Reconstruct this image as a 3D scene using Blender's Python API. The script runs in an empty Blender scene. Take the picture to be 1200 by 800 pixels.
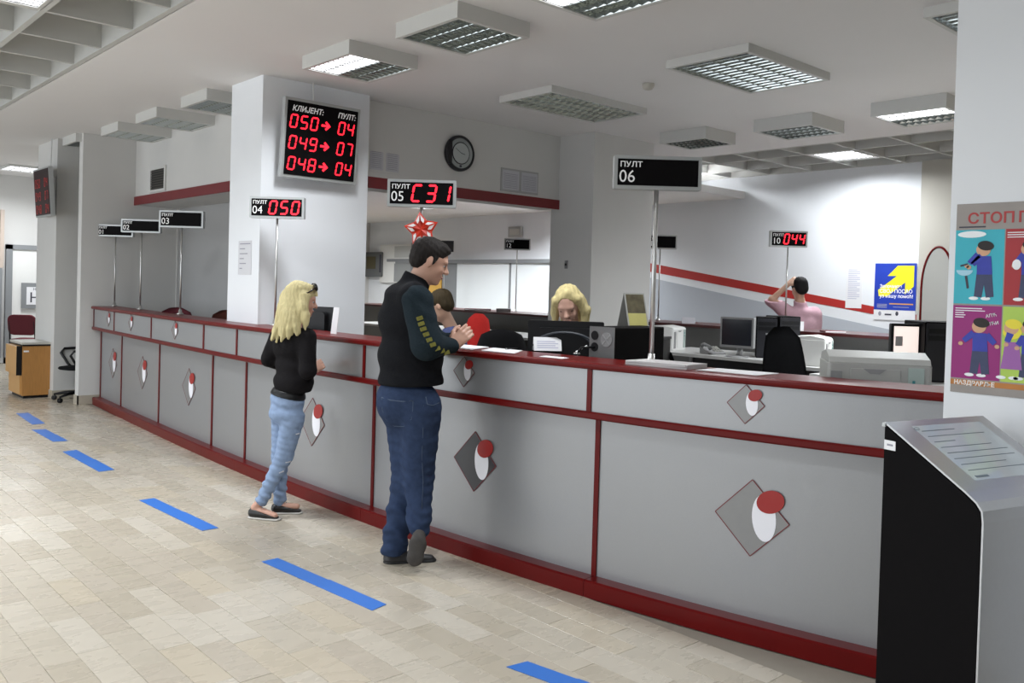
import bpy, math, random
import numpy as np
from mathutils import Matrix, Vector

random.seed(7)
C = bpy.context.scene.collection
SC = bpy.context.scene

# ------------------------------------------------------------------ camera
YAW, PITCH, ROLL, FPX, EYE = 0.7318, 0.0181, 0.0288, 1026.1, 1.55
cam_data = bpy.data.cameras.new('camera')
cam = bpy.data.objects.new('camera', cam_data); C.objects.link(cam)
_f = Vector((math.sin(YAW), math.cos(YAW), 0)); _r = Vector((math.cos(YAW), -math.sin(YAW), 0)); _u = Vector((0, 0, 1))
f2 = _f*math.cos(PITCH) - _u*math.sin(PITCH); u2 = _u*math.cos(PITCH) + _f*math.sin(PITCH)
r3 = _r*math.cos(ROLL) + u2*math.sin(ROLL); u3 = u2*math.cos(ROLL) - _r*math.sin(ROLL)
m = Matrix.Identity(4)
for i in range(3):
    m[i][0], m[i][1], m[i][2] = r3[i], u3[i], -f2[i]
m[2][3] = EYE
cam.matrix_world = m
cam_data.sensor_fit = 'HORIZONTAL'; cam_data.sensor_width = 36.0
cam_data.lens = 36.0*FPX/1200.0
cam_data.shift_y = -43.7/1200.0
cam_data.clip_start = 0.05; cam_data.clip_end = 100
SC.camera = cam

# ------------------------------------------------------------------ light and exposure
SC.view_settings.view_transform = 'Standard'; SC.view_settings.look = 'None'
SC.view_settings.exposure = -0.12; SC.view_settings.gamma = 1.0
SC.view_settings.use_curve_mapping = False
world = bpy.data.worlds.new('daylight'); SC.world = world; world.use_nodes = True
bg = world.node_tree.nodes['Background']
bg.inputs[0].default_value = (0.86, 0.93, 1.0, 1); bg.inputs[1].default_value = 0.9

def area_light(name, loc, sx, sy, power, color, rot=(0, 0, 0), parent=None, spread=180):
    ld = bpy.data.lights.new(name, 'AREA'); ld.shape = 'RECTANGLE'; ld.size = sx; ld.size_y = sy
    ld.energy = power; ld.color = color; ld.spread = math.radians(spread)
    o = bpy.data.objects.new(name, ld); C.objects.link(o); o.location = loc; o.rotation_euler = rot
    if parent: o.parent = parent
    return o
LAMP_COL = (0.93, 0.97, 1.0)
# daylight falling through the glazed street front on the open side of the hall
area_light('window_daylight', (-3.75, 9.0, 1.75), 2.5, 14.0, 270, (0.90, 0.95, 1.0), (0, math.radians(-90), 0))

# ------------------------------------------------------------------ materials
MATS = {}
def mat(name, col, rough=0.5, metal=0.0, noise=0.0, nscale=20.0, bump=0.0, emit=0.0, ecol=None, spec=0.5,
        alpha=1.0, coat=0.0, stretch=None):
    if name in MATS: return MATS[name]
    m = bpy.data.materials.new(name); m.use_nodes = True; MATS[name] = m
    nt = m.node_tree; b = nt.nodes['Principled BSDF']
    c4 = (col[0], col[1], col[2], 1)
    b.inputs['Base Color'].default_value = c4
    b.inputs['Roughness'].default_value = rough; b.inputs['Metallic'].default_value = metal
    b.inputs['Specular IOR Level'].default_value = spec
    if coat: b.inputs['Coat Weight'].default_value = coat; b.inputs['Coat Roughness'].default_value = 0.08
    if emit:
        b.inputs['Emission Color'].default_value = (*(ecol or col), 1); b.inputs['Emission Strength'].default_value = emit
    if alpha < 1: b.inputs['Alpha'].default_value = alpha
    if noise or bump:
        tc = nt.nodes.new('ShaderNodeTexCoord'); n = nt.nodes.new('ShaderNodeTexNoise')
        n.inputs['Scale'].default_value = nscale; n.inputs['Detail'].default_value = 5
        src = tc.outputs['Object']
        if stretch:
            mp = nt.nodes.new('ShaderNodeMapping'); mp.inputs['Scale'].default_value = stretch
            nt.links.new(src, mp.inputs[0]); src = mp.outputs[0]
        nt.links.new(src, n.inputs['Vector'])
        if noise:
            r = nt.nodes.new('ShaderNodeMix'); r.data_type = 'RGBA'
            a = [max(0, v*(1-noise)) for v in col]; d = [min(1, v*(1+noise)) for v in col]
            r.inputs[6].default_value = (*a, 1); r.inputs[7].default_value = (*d, 1)
            nt.links.new(n.outputs[0], r.inputs[0]); nt.links.new(r.outputs[2], b.inputs['Base Color'])
        if bump:
            bp = nt.nodes.new('ShaderNodeBump'); bp.inputs['Strength'].default_value = bump; bp.inputs['Distance'].default_value = 0.01
            nt.links.new(n.outputs[0], bp.inputs['Height']); nt.links.new(bp.outputs[0], b.inputs['Normal'])
    return m

M_wall = mat('wall_paint', (0.60, 0.595, 0.58), 0.85, noise=0.03, nscale=3, bump=0.02)
M_wallw = mat('white_wall_paint', (0.78, 0.80, 0.83), 0.8, noise=0.02, nscale=3)
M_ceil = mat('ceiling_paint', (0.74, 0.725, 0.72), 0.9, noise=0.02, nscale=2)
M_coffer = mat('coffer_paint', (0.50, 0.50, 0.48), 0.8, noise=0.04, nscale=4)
M_cream = mat('cream_paint', (0.47, 0.45, 0.40), 0.85, noise=0.03, nscale=3)
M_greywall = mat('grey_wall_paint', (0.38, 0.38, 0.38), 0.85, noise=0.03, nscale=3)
M_red = mat('red_lacquer', (0.115, 0.0035, 0.0035), 0.3, noise=0.18, nscale=9, spec=0.2)
M_redband = mat('red_band', (0.17, 0.014, 0.018), 0.5, noise=0.1, nscale=8)
M_panel = mat('grey_laminate', (0.335, 0.34, 0.35), 0.36, metal=0.5, noise=0.04, nscale=160)
M_plate = mat('emblem_grey', (0.25, 0.25, 0.25), 0.35, metal=0.3, noise=0.05, nscale=30)
M_plate_shaded = mat('emblem_shaded_grey', (0.06, 0.06, 0.065), 0.35, metal=0.3, noise=0.05, nscale=30)  # emblem grey with the shade on one plate put into its colour
M_emwhite = mat('emblem_white', (0.85, 0.85, 0.9), 0.4)
M_emred = mat('emblem_red', (0.32, 0.012, 0.01), 0.35)
M_white = mat('white_plastic', (0.75, 0.75, 0.73), 0.4, noise=0.02)
M_beige = mat('beige_plastic', (0.47, 0.46, 0.42), 0.45, noise=0.03)
M_grey = mat('grey_plastic', (0.25, 0.25, 0.25), 0.45, noise=0.03)
M_dark = mat('dark_plastic', (0.008, 0.008, 0.009), 0.4, noise=0.1, spec=.25)
M_dark2 = mat('charcoal_plastic', (0.02, 0.02, 0.024), 0.35, spec=.3)
M_screen = mat('dark_screen', (0.02, 0.022, 0.028), 0.12)
M_steel = mat('brushed_steel', (0.55, 0.55, 0.54), 0.32, metal=0.9, noise=0.08, nscale=60)
M_alu = mat('aluminium_frame', (0.46, 0.475, 0.475), 0.42, metal=0.5)
M_black = mat('matt_black', (0.005, 0.0045, 0.005), 0.55, noise=0.2, nscale=60, spec=.05)
M_letter = mat('white_lettering', (0.8, 0.8, 0.8), 0.5, emit=0.15)
M_led = mat('red_led', (0.8, 0.02, 0.03), 0.4, emit=2.6, ecol=(1.0, 0.012, 0.03))
M_paper = mat('paper', (0.78, 0.78, 0.80), 0.7, noise=0.02)
M_paperg = mat('grey_paper', (0.5, 0.5, 0.54), 0.6, noise=0.05)
M_ink = mat('grey_ink', (0.28, 0.28, 0.33), 0.7)
M_darkink = mat('dark_ink', (0.05, 0.05, 0.07), 0.7)
M_tape = mat('blue_tape', (0.025, 0.145, 0.52), 0.5, noise=0.06, nscale=40)
M_wood = mat('oak_veneer', (0.42, 0.20, 0.055), 0.45, noise=0.22, nscale=7, stretch=(9, 9, 1))
M_woodl = mat('light_oak_veneer', (0.52, 0.29, 0.10), 0.45, noise=0.15, nscale=7, stretch=(9, 9, 1))
M_stone = mat('skirting_stone', (0.42, 0.38, 0.31), 0.4, noise=0.12, nscale=14)
M_maroon = mat('maroon_fabric', (0.10, 0.012, 0.02), 0.9, noise=0.2, nscale=60)
M_redfab = mat('red_fabric', (0.50, 0.012, 0.008), 0.85, noise=0.12, nscale=60)
M_blackfab = mat('black_fabric', (0.008, 0.008, 0.009), 0.9, noise=0.3, nscale=60, spec=.1)
M_desk = mat('desk_laminate', (0.52, 0.52, 0.51), 0.35, noise=0.03)
M_louvre = mat('polished_louvre', (0.50, 0.53, 0.52), 0.12, metal=0.95)
M_housing = mat('lamp_housing', (0.56, 0.56, 0.54), 0.5)
M_tubeoff = mat('unlit_tube', (0.30, 0.31, 0.30), 0.3)
M_tubeon = mat('lit_tube', (1, 1, 1), 0.4, emit=9.0, ecol=(0.95, 0.95, 1.0))
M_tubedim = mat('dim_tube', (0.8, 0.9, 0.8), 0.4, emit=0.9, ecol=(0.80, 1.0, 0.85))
M_litpanel = mat('lit_diffuser', (1, 1, 1), 0.4, emit=3.5, ecol=(0.95, 0.95, 1.0))
M_greyrail = mat('grey_rail', (0.22, 0.23, 0.24), 0.5)
M_slab = mat('floor_grout', (0.30, 0.27, 0.225), 0.7, noise=0.1, nscale=8)

def tile_mat(k, col):
    m = bpy.data.materials.new('marble_tile_%d' % k); m.use_nodes = True; nt = m.node_tree; b = nt.nodes['Principled BSDF']
    tc = nt.nodes.new('ShaderNodeTexCoord'); oi = nt.nodes.new('ShaderNodeObjectInfo')
    geo = nt.nodes.new('ShaderNodeNewGeometry')
    mp = nt.nodes.new('ShaderNodeMapping'); mp.inputs['Rotation'].default_value = (0, 0, 0.5+k*1.1); mp.inputs['Scale'].default_value = (1.6, 4, 2)
    mp.inputs['Location'].default_value = (k*3.1, k*1.7, 0)
    n = nt.nodes.new('ShaderNodeTexNoise'); n.inputs['Scale'].default_value = 3.2; n.inputs['Detail'].default_value = 5; n.inputs['Distortion'].default_value = 0.4
    nt.links.new(geo.outputs['Position'], mp.inputs[0]); nt.links.new(mp.outputs[0], n.inputs['Vector'])
    cr = nt.nodes.new('ShaderNodeValToRGB'); cr.color_ramp.elements[0].position = 0.30; cr.color_ramp.elements[1].position = 0.62
    cr.color_ramp.elements[0].color = (*[v*0.955 for v in col], 1); cr.color_ramp.elements[1].color = (*[min(1, v*1.015) for v in col], 1)
    nt.links.new(n.outputs[0], cr.inputs[0]); nt.links.new(cr.outputs[0], b.inputs['Base Color'])
    mr = nt.nodes.new('ShaderNodeMapRange'); mr.inputs['To Min'].default_value = 0.20; mr.inputs['To Max'].default_value = 0.36
    nt.links.new(n.outputs[0], mr.inputs[0]); nt.links.new(mr.outputs[0], b.inputs['Roughness'])
    b.inputs['Specular IOR Level'].default_value = 0.45
    return m
_tb = (0.455, 0.407, 0.332)
M_tiles = [tile_mat(k, [v*s for v, s in zip(_tb, t)]) for k, t in enumerate([(1, 1, 1), (1.07, 1.08, 1.10), (0.92, 0.91, 0.89), (1.03, 1.01, .97), (0.96, 0.95, 0.95), (1.10, 1.12, 1.16)])]

# ------------------------------------------------------------------ mesh helpers
class MB:
    def __init__(s): s.v = []; s.f = []; s.mi = []; s.k = 0
    def add(s, vs, fs):
        n = len(s.v); s.v += [tuple(v) for v in vs]; s.f += [tuple(i+n for i in f) for f in fs]; s.mi += [s.k]*len(fs); return s
    def box(s, x0, y0, z0, x1, y1, z1, M=None):
        vs = [Vector((x, y, z)) for x in (x0, x1) for y in (y0, y1) for z in (z0, z1)]
        if M is not None: vs = [M @ v for v in vs]
        return s.add(vs, [(0, 1, 3, 2), (4, 6, 7, 5), (0, 4, 5, 1), (2, 3, 7, 6), (0, 2, 6, 4), (1, 5, 7, 3)])
    def cbox(s, c, d, M=None):
        return s.box(c[0]-d[0]/2, c[1]-d[1]/2, c[2]-d[2]/2, c[0]+d[0]/2, c[1]+d[1]/2, c[2]+d[2]/2, M)
    def rbox(s, x0, y0, z0, x1, y1, z1, r, M=None, axis='z'):   # box with rounded corners around one axis
        lo = [x0, y0, z0]; hi = [x1, y1, z1]
        ax = 'xyz'.index(axis); a, b = [i for i in range(3) if i != ax]
        pts = []
        for (cx, cy, a0) in ((hi[a]-r, hi[b]-r, 0), (lo[a]+r, hi[b]-r, 90), (lo[a]+r, lo[b]+r, 180), (hi[a]-r, lo[b]+r, 270)):
            for t in (0, 22.5, 45, 67.5, 90):
                w = math.radians(a0+t); pts.append((cx+r*math.cos(w), cy+r*math.sin(w)))
        vs = []
        for h in (lo[ax], hi[ax]):
            for p in pts:
                q = [0, 0, 0]; q[a] = p[0]; q[b] = p[1]; q[ax] = h; vs.append(Vector(q))
        if M is not None: vs = [M @ v for v in vs]
        n = len(pts)
        return s.add(vs, [tuple(range(n-1, -1, -1)), tuple(range(n, 2*n))]+[(i, (i+1) % n, n+(i+1) % n, n+i) for i in range(n)])
    def prism(s, poly, fn, t0, t1):    # polygon in 2D, fn(u, v, t) -> 3D
        n = len(poly); vs = [fn(u, v, t0) for u, v in poly]+[fn(u, v, t1) for u, v in poly]
        return s.add(vs, [tuple(range(n-1, -1, -1)), tuple(range(n, 2*n))]+[(i, (i+1) % n, n+(i+1) % n, n+i) for i in range(n)])
    def tube(s, pts, rad, n=10, caps=True):
        pts = [Vector(p) for p in pts]
        if not isinstance(rad, (list, tuple)): rad = [rad]*len(pts)
        base = len(s.v); prev = None; vs = []
        for i, p in enumerate(pts):
            t = (pts[min(i+1, len(pts)-1)]-pts[max(i-1, 0)]).normalized()
            if prev is None:
                a = t.cross(Vector((0, 0, 1)))
                if a.length < 1e-3: a = t.cross(Vector((1, 0, 0)))
            else: a = prev - t*prev.dot(t)
            a.normalize(); prev = a; b = t.cross(a)
            for k in range(n):
                w = 2*math.pi*k/n; vs.append(p+(a*math.cos(w)+b*math.sin(w))*rad[i])
        fs = []
        for i in range(len(pts)-1):
            for k in range(n):
                fs.append((i*n+k, i*n+(k+1) % n, (i+1)*n+(k+1) % n, (i+1)*n+k))
        if caps: fs += [tuple(range(n-1, -1, -1)), tuple((len(pts)-1)*n+k for k in range(n))]
        return s.add(vs, fs)
    def lathe(s, prof, c=(0, 0, 0), n=20, M=None):
        vs = []
        for r, z in prof:
            for k in range(n):
                w = 2*math.pi*k/n; vs.append(Vector((c[0]+r*math.cos(w), c[1]+r*math.sin(w), c[2]+z)))
        if M is not None: vs = [M @ v for v in vs]
        fs = [(i*n+k, i*n+(k+1) % n, (i+1)*n+(k+1) % n, (i+1)*n+k) for i in range(len(prof)-1) for k in range(n)]
        fs += [tuple(range(n-1, -1, -1)), tuple((len(prof)-1)*n+k for k in range(n))]
        return s.add(vs, fs)
    def ball(s, c, r, n=12, M=None):
        vs = []; fs = []; h = n//2
        for i in range(1, h):
            a = math.pi*i/h
            for k in range(n):
                w = 2*math.pi*k/n; vs.append(Vector((c[0]+r[0]*math.sin(a)*math.cos(w), c[1]+r[1]*math.sin(a)*math.sin(w), c[2]+r[2]*math.cos(a))))
        t = len(vs); vs += [Vector((c[0], c[1], c[2]+r[2])), Vector((c[0], c[1], c[2]-r[2]))]
        for i in range(h-2):
            for k in range(n): fs.append((i*n+k, (i+1)*n+k, (i+1)*n+(k+1) % n, i*n+(k+1) % n))
        for k in range(n): fs.append((t, k, (k+1) % n)); fs.append((t+1, (h-2)*n+(k+1) % n, (h-2)*n+k))
        if M is not None: vs = [M @ v for v in vs]
        return s.add(vs, fs)
    def build(s, name, mats, parent=None, smooth=False, bevel=0.0, loc=None):
        me = bpy.data.meshes.new(name); me.from_pydata([tuple(v) for v in s.v], [], s.f)
        if not isinstance(mats, (list, tuple)): mats = [mats]
        for m_ in mats: me.materials.append(m_)
        if len(mats) > 1: me.polygons.foreach_set('material_index', s.mi)
        if smooth:
            me.polygons.foreach_set('use_smooth', [True]*len(me.polygons))
        me.update()
        return link(name, me, parent, bevel, loc)
def link(name, me, parent=None, bevel=0.0, loc=None):
    o = bpy.data.objects.new(name, me); C.objects.link(o)
    if loc is not None: o.location = loc
    if parent is not None: o.parent = parent
    if bevel:
        b = o.modifiers.new('bevel', 'BEVEL'); b.width = bevel; b.segments = 2; b.limit_method = 'ANGLE'
    return o
def tag(o, label=None, cat=None, group=None, kind=None):
    if label: o['label'] = label
    if cat: o['category'] = cat
    if group: o['group'] = group
    if kind: o['kind'] = kind
    return o
def thing(name, label, cat, loc=(0, 0, 0), rz=0.0, group=None, rot=None):
    o = bpy.data.objects.new(name, None); C.objects.link(o); o.empty_display_size = 0.1
    o.location = loc; o.rotation_euler = rot if rot else (0, 0, rz)
    return tag(o, label, cat, group)
def structure(o): o['kind'] = 'structure'; return o

def text_part(name, s, size, M, m_, parent, ax='LEFT', shear=0.0, thick=0.0008, bold=0.0, xs=1.0):
    cu = bpy.data.curves.new(name, 'FONT'); cu.body = s; cu.size = size; cu.align_x = ax; cu.extrude = thick; cu.shear = shear
    cu.offset = bold; cu.resolution_u = 3
    o = bpy.data.objects.new(name, cu); C.objects.link(o)
    bpy.context.view_layer.update()
    me = bpy.data.meshes.new_from_object(o.evaluated_get(bpy.context.evaluated_depsgraph_get()))
    bpy.data.objects.remove(o)
    me.name = name; me.transform(M @ Matrix.Diagonal((xs, 1, 1, 1))); me.materials.clear(); me.materials.append(m_)
    return link(name, me, parent)
def frameM(o, r, u):   # matrix with columns right, up, normal = r x u
    r = Vector(r).normalized(); u = Vector(u).normalized(); n = r.cross(u); m_ = Matrix.Identity(4)
    for i in range(3): m_[i][0], m_[i][1], m_[i][2], m_[i][3] = r[i], u[i], n[i], o[i]
    return m_
SEG = {'0': 'abcdef', '1': 'bc', '2': 'abged', '3': 'abgcd', '4': 'fgbc', '5': 'afgcd', '6': 'afgedc', '7': 'abc', '8': 'abcdefg', '9': 'abcdfg', 'C': 'adef'}
def digit(mb, ch, x, y, w, h, M, sh=0.13, t=0.18):
    T = t*w*1.0; g = T*0.12
    def seg(x0, y0, x1, y1):
        # hexagonal bar
        dx, dy = x1-x0, y1-y0; L = math.hypot(dx, dy); ux, uy = dx/L, dy/L; nx, ny = -uy, ux
        x0 += ux*g; y0 += uy*g; x1 -= ux*g; y1 -= uy*g; q = T/2
        P = [(x0, y0), (x0+ux*q+nx*q, y0+uy*q+ny*q), (x1-ux*q+nx*q, y1-uy*q+ny*q), (x1, y1), (x1-ux*q-nx*q, y1-uy*q-ny*q), (x0+ux*q-nx*q, y0+uy*q-ny*q)]
        P = [(x+px+py*sh, y+py) for px, py in P]
        mb.prism(P, lambda u, v, t_: M @ Vector((u, v, t_)), 0.0, 0.0015)
    a, b, c = h-T/2, h/2, T/2; l, r = T/2, w-T/2
    S = dict(a=(l, a, r, a), g=(l, b, r, b), d=(l, c, r, c), f=(l, b, l, a), e=(l, c, l, b), b=(r, b, r, a), c=(r, c, r, b))
    for k in SEG[ch]: seg(*S[k])
def digits(text, x, z, w, h, step, F, m_, parent, **kw):
    for i, ch in enumerate(text):
        mb = MB(); digit(mb, ch, x+step*i, z, w, h, F, **kw); mb.build('digit', m_, parent)
def copy_tree(o, parent=None):
    c = o.copy(); C.objects.link(c); c.parent = parent
    for ch in list(o.children):
        copy_tree(ch, c)
    return c
def shelf_M(loc, rz): return Matrix.Translation(loc) @ Matrix.Rotation(rz, 4, 'Z')
# ------------------------------------------------------------------ the setting
HC = 3.26
def sbox(name, mat_, *bx, parent=None):
    mb = MB()
    for b in bx: mb.box(*b)
    o = mb.build(name, mat_, parent)
    if parent is None: structure(o)
    return o
# counter front line (plan), gently bowed
CO = [0.000100, -0.004199, 0.067904, -0.441561, 4.066635]
def cx(y): return CO[0]*y**4+CO[1]*y**3+CO[2]*y**2+CO[3]*y+CO[4]
def cdir(y):      # unit tangent towards smaller y (image right) and outward normal (towards the hall)
    d = 4*CO[0]*y**3+3*CO[1]*y**2+2*CO[2]*y+CO[3]
    t = Vector((-d, -1, 0)).normalized(); n = Vector((-1, d, 0)).normalized()
    return t, n

# floor: slab, 300 nearest tiles one by one, the rest joined
floor = sbox('floor', M_slab, (-4, -3, -0.12, 14, 18, -0.006))
COLW, TL = 0.1355, 0.425
known = {0: 4.18, 1: 3.815, 6: 3.291, 8: 3.343, 13: 2.551, 14: 2.436}
def px(p):
    q = Vector(p)-Vector((0, 0, EYE)); w = q.dot(f2)
    return (600+FPX*q.dot(r3)/w, 356.3-FPX*q.dot(u3)/w, w) if w > 0.1 else (9999, 9999, w)
tiles = []
for c in range(-36, 17):
    x0 = 0.9475+COLW*c
    off = known.get(c, random.random()*TL); y = off - math.ceil((off+3)/TL)*TL
    while y < 18:
        tiles.append((x0, y, min(TL, 18-y))); y += TL
vis, rest = [], []
for t in tiles:
    p = px((t[0]+COLW/2, t[1]+t[2]/2, 0))
    (vis if (-60 < p[0] < 1260 and p[1] < 860 and t[0] < cx(t[1]+.2)+.02) else rest).append((p[2], t))
vis.sort(key=lambda a: a[0]); rest += vis[300:]; vis = vis[:300]
G = 0.0007
def tile_geo(mb, x0, y0, x1, y1, z):
    c = 0.0009
    vs = [(x0, y0, -0.006), (x1, y0, -0.006), (x1, y1, -0.006), (x0, y1, -0.006), (x0, y0, z-c), (x1, y0, z-c), (x1, y1, z-c), (x0, y1, z-c),
          (x0+c, y0+c, z), (x1-c, y0+c, z), (x1-c, y1-c, z), (x0+c, y1-c, z)]
    fs = [(8, 9, 10, 11)]
    for a, b in ((4, 8), (0, 4)): fs += [(a+i, a+(i+1) % 4, b+(i+1) % 4, b+i) for i in range(4)]
    mb.add(vs, fs)
tile_me = []
for m_ in M_tiles:
    mb = MB(); tile_geo(mb, G, G, COLW-G, TL-G, 0.0); o = mb.build('tile', m_); tile_me.append(o.data); bpy.data.objects.remove(o)
wts = [5, 4, 4, 4, 4, 1.3]
for d, t in vis:
    o = link('tile', random.choices(tile_me, wts)[0], floor, loc=(t[0], t[1], random.uniform(-.0005, .0005)))
mb = MB()
for d, t in rest:
    if t[0]+COLW > 11 or t[1] > 17.4: continue
    mb.k = random.choices(range(6), wts)[0]; tile_geo(mb, t[0]+G, t[1]+G, t[0]+COLW-G, t[1]+t[2]-G, 0.0)
o = mb.build('tile_field', M_tiles, floor); o['kind'] = 'stuff'
sbox('floor_platform', M_grey, (3.80, 1.4, -0.006, 6.4, 6.7, 0.20))

# ceilings
ceiling = sbox('ceiling', M_ceil, (2.13, -3, HC, 9.07, 18, HC+.1))
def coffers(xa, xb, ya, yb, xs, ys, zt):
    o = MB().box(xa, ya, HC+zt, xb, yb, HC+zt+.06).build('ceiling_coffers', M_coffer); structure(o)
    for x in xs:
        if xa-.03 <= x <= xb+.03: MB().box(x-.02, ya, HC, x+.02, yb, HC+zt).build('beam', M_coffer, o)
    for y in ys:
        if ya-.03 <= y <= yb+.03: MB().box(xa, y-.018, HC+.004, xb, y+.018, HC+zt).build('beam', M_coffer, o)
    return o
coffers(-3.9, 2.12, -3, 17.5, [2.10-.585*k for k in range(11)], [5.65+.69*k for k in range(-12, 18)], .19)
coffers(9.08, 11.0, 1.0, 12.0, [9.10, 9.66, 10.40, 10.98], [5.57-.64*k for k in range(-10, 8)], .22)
sbox('ceiling_back', M_ceil, (4.32, 7.25, 2.95, 11.0, 17.4, 3.05))

# walls
sbox('wall_right', M_wallw, (3.32, 0.15, 0, 4.1, 1.318, HC))                      # pillar with the poster
sbox('trim_1', M_stone, (3.305, 0.15, 0, 3.32, 1.333, .1))
pil = sbox('wall_pillar', M_wallw, (3.295, 6.83, 0, 4.33, 7.43, HC))               # pillar carrying the call board
sbox('wall_pillar_back', M_wall, (6.93, 6.46, 0, 7.93, 7.1, HC))
# end wall of the counter area: a pier, and the inner wall behind the clerks
sbox('wall_end', M_wall, (3.165, 11.28, 0, 4.5, 11.42, HC))
sbox('baseboard_end', M_stone, (3.15, 11.265, 0, 3.42, 11.28, .11), (3.15, 11.265, 0, 3.165, 11.42, .11))
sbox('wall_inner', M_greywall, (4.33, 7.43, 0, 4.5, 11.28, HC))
sbox('trim_2', M_wall, (4.305, 11.25, 0, 4.335, 11.29, 2.5))
sbox('wall_lintel_left', M_wall, (3.78, 7.43, 2.45, 4.33, 11.28, HC))
sbox('trim_3', M_redband, (3.765, 7.43, 2.445, 3.78, 11.28, 2.55))
sbox('wall_lintel_right', M_wall, (4.33, 6.985, 2.45, 6.93, 7.25, HC))
sbox('trim_4', M_redband, (4.33, 6.97, 2.445, 6.93, 6.985, 2.55))
# second free-standing pier beyond the passage
sbox('wall_pier', M_wall, (3.07, 12.0, 0, 3.9, 12.9, HC))
sbox('baseboard_pier', M_stone, (3.055, 11.985, 0, 3.9, 12.0, .1), (3.055, 12.0, 0, 3.07, 12.9, .1))
sbox('wall_passage', M_wall, (4.33, 11.42, 0, 4.45, 17.2, HC))
sbox('wall_far', M_wall, (-4, 17.2, 0, 11.2, 17.35, HC))
sbox('wall_back', M_wallw, (11.0, 4.70, 0, 11.15, 17.3, HC))
sbox('wall_back_pier', M_cream, (10.93, 3.0, 0, 11.1, 4.70, HC))
sbox('wall_side', M_cream, (4.1, 0.15, 0, 11.0, 0.3, HC))
sbox('wall_side_far', M_cream, (10.9, 0.15, 0, 11.05, 3.0, HC))
# glazed street side, outside the view
win = sbox('window_1', M_alu, *[(-3.9, y, 0, -3.82, y+.08, HC) for y in np.arange(-3, 17.3, 1.9)], (-3.9, -3, 0, -3.82, 17.2, .12), (-3.9, -3, 2.2, -3.82, 17.2, 2.28))
sbox('wall_near', M_wall, (-4, -3.1, 0, 11, -3, HC))

# painted stripe decoration on the white back wall
def slab_x(name, x, poly, m_, parent, t=0.004):
    mb = MB(); mb.prism(poly, lambda u, v, w: Vector((x-w, u, v)), 0.0, t); return mb.build(name, m_, parent)
wb = bpy.data.objects['wall_back']
M_stripe = mat('stripe_red', (0.42, 0.022, 0.018), 0.6)
M_stripeg = mat('stripe_grey', (0.46, 0.49, 0.54), 0.7)
slab_x('red_stripe', 11.0, [(9.0, 2.02), (4.71, 1.365), (4.71, 1.27), (9.0, 1.885)], M_stripe, wb)
slab_x('grey_field', 11.0, [(9.0, 1.79), (4.9, 1.14), (4.71, 1.08), (4.71, .0), (9.0, .0)], M_stripeg, wb)
# arch on the cream pier
o = thing('arched_mirror', 'tall arched mirror in a thin dark red frame on the cream pier at right', 'mirror', (10.93, 4.46, .60))
pts = [(-.005, .19, 0)]+[(-.005, .19*math.cos(a), 1.1+.5*math.sin(a)) for a in np.linspace(0, math.pi, 19)]+[(-.005, -.19, 0)]
mb = MB(); mb.tube(pts, .014, 8); mb.build('frame', M_red, o, smooth=True)
mb = MB(); poly = [(p[1], p[2]) for p in pts]; mb.prism(poly, lambda u, v, w: Vector((-w, u, v)), 0, .008); mb.build('mirror_glass', mat('mirror', (.5, .5, .47), .25, metal=.35), o)

# ---------------- far wall glazed partition, left of the picture
fp = sbox('door_1', M_greyrail, (3.60, 17.12, 0, 3.70, 17.2, 2.06), (3.60, 17.12, 1.98, 4.33, 17.2, 2.06), (3.6, 17.12, 0, 4.33, 17.2, .1))
sbox('door_panel', M_white, (3.70, 17.15, .1, 4.33, 17.19, 1.98), parent=fp)
sbox('trim_5', M_greyrail, (3.36, 17.1, .1, 3.54, 17.2, 1.65))
sbox('trim_6', mat('tan_post', (.5, .42, .36), .6), (3.50, 17.1, 1.65, 3.56, 17.2, 2.65))
h = thing('hanging_notice', 'white notice with a large letter H in a grey frame on the far wall', 'sign', (3.84, 17.12, .95))
MB().box(0, -.02, 0, .46, 0, .45).build('frame', M_greyrail, h)
MB().box(.08, -.026, .07, .44, -.02, .38).build('sheet', M_paper, h)
text_part('lettering', 'H', .26, frameM((.12, -.028, .11), (1, 0, 0), (0, 0, 1)), M_darkink, h)
text_part('small_lettering', 'H', .07, frameM((.18, -.028, .32), (1, 0, 0), (0, 0, 1)), M_darkink, h)

# ---------------- things through the right opening (back wall X=11)
def on_back(y0, z0, y1, z1, t, name, m_, parent, dx=0):
    return MB().box(11.0-t-dx, y0, z0, 11.0-dx, y1, z1).build(name, m_, parent)
gl = thing('glazed_partition', 'white glazed partition panels under a grey rail beyond the back counter', 'partition', (0, 0, 0))
on_back(11.1, 2.02, 16.0, 2.09, .10, 'rail', M_greyrail, gl)
M_pan = mat('white_glazing', (.82, .86, .88), .25)
for a, b in ((11.15, 12.25), (12.28, 13.88)):
    on_back(a, .9, b, 2.02, .05, 'panel', M_pan, gl)
on_back(12.24, .9, 12.29, 2.02, .06, 'mullion', M_greyrail, gl); on_back(13.88, .0, 13.98, 2.02, .06, 'mullion', M_greyrail, gl)
dr = structure(MB().box(10.92, 14.35, 0, 10.99, 15.4, 2.02).build('door_2', mat('ochre_door', (.62, .36, .07), .5, noise=.08)))
MB().box(10.94, 13.98, 0, 10.995, 14.35, 2.02).build('door_gap', M_greyrail, dr)
MB().box(10.88, 14.45, .98, 10.92, 14.58, 1.02).build('door_handle', M_steel, dr)
nb = thing('grey_cabinet', 'grey wall box with a brown square patch seen right of the big pillar', 'cabinet', (10.9, 16.9, 1.72))
MB().rbox(0, -.38, 0, .1, .55, .56, .04, axis='x').build('case', mat('box_grey', (.13, .135, .14), .4), nb)
MB().box(-.006, -.12, .18, 0, .25, .46).build('label', mat('brown_patch', (.10, .085, .04), .6), nb)
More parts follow.
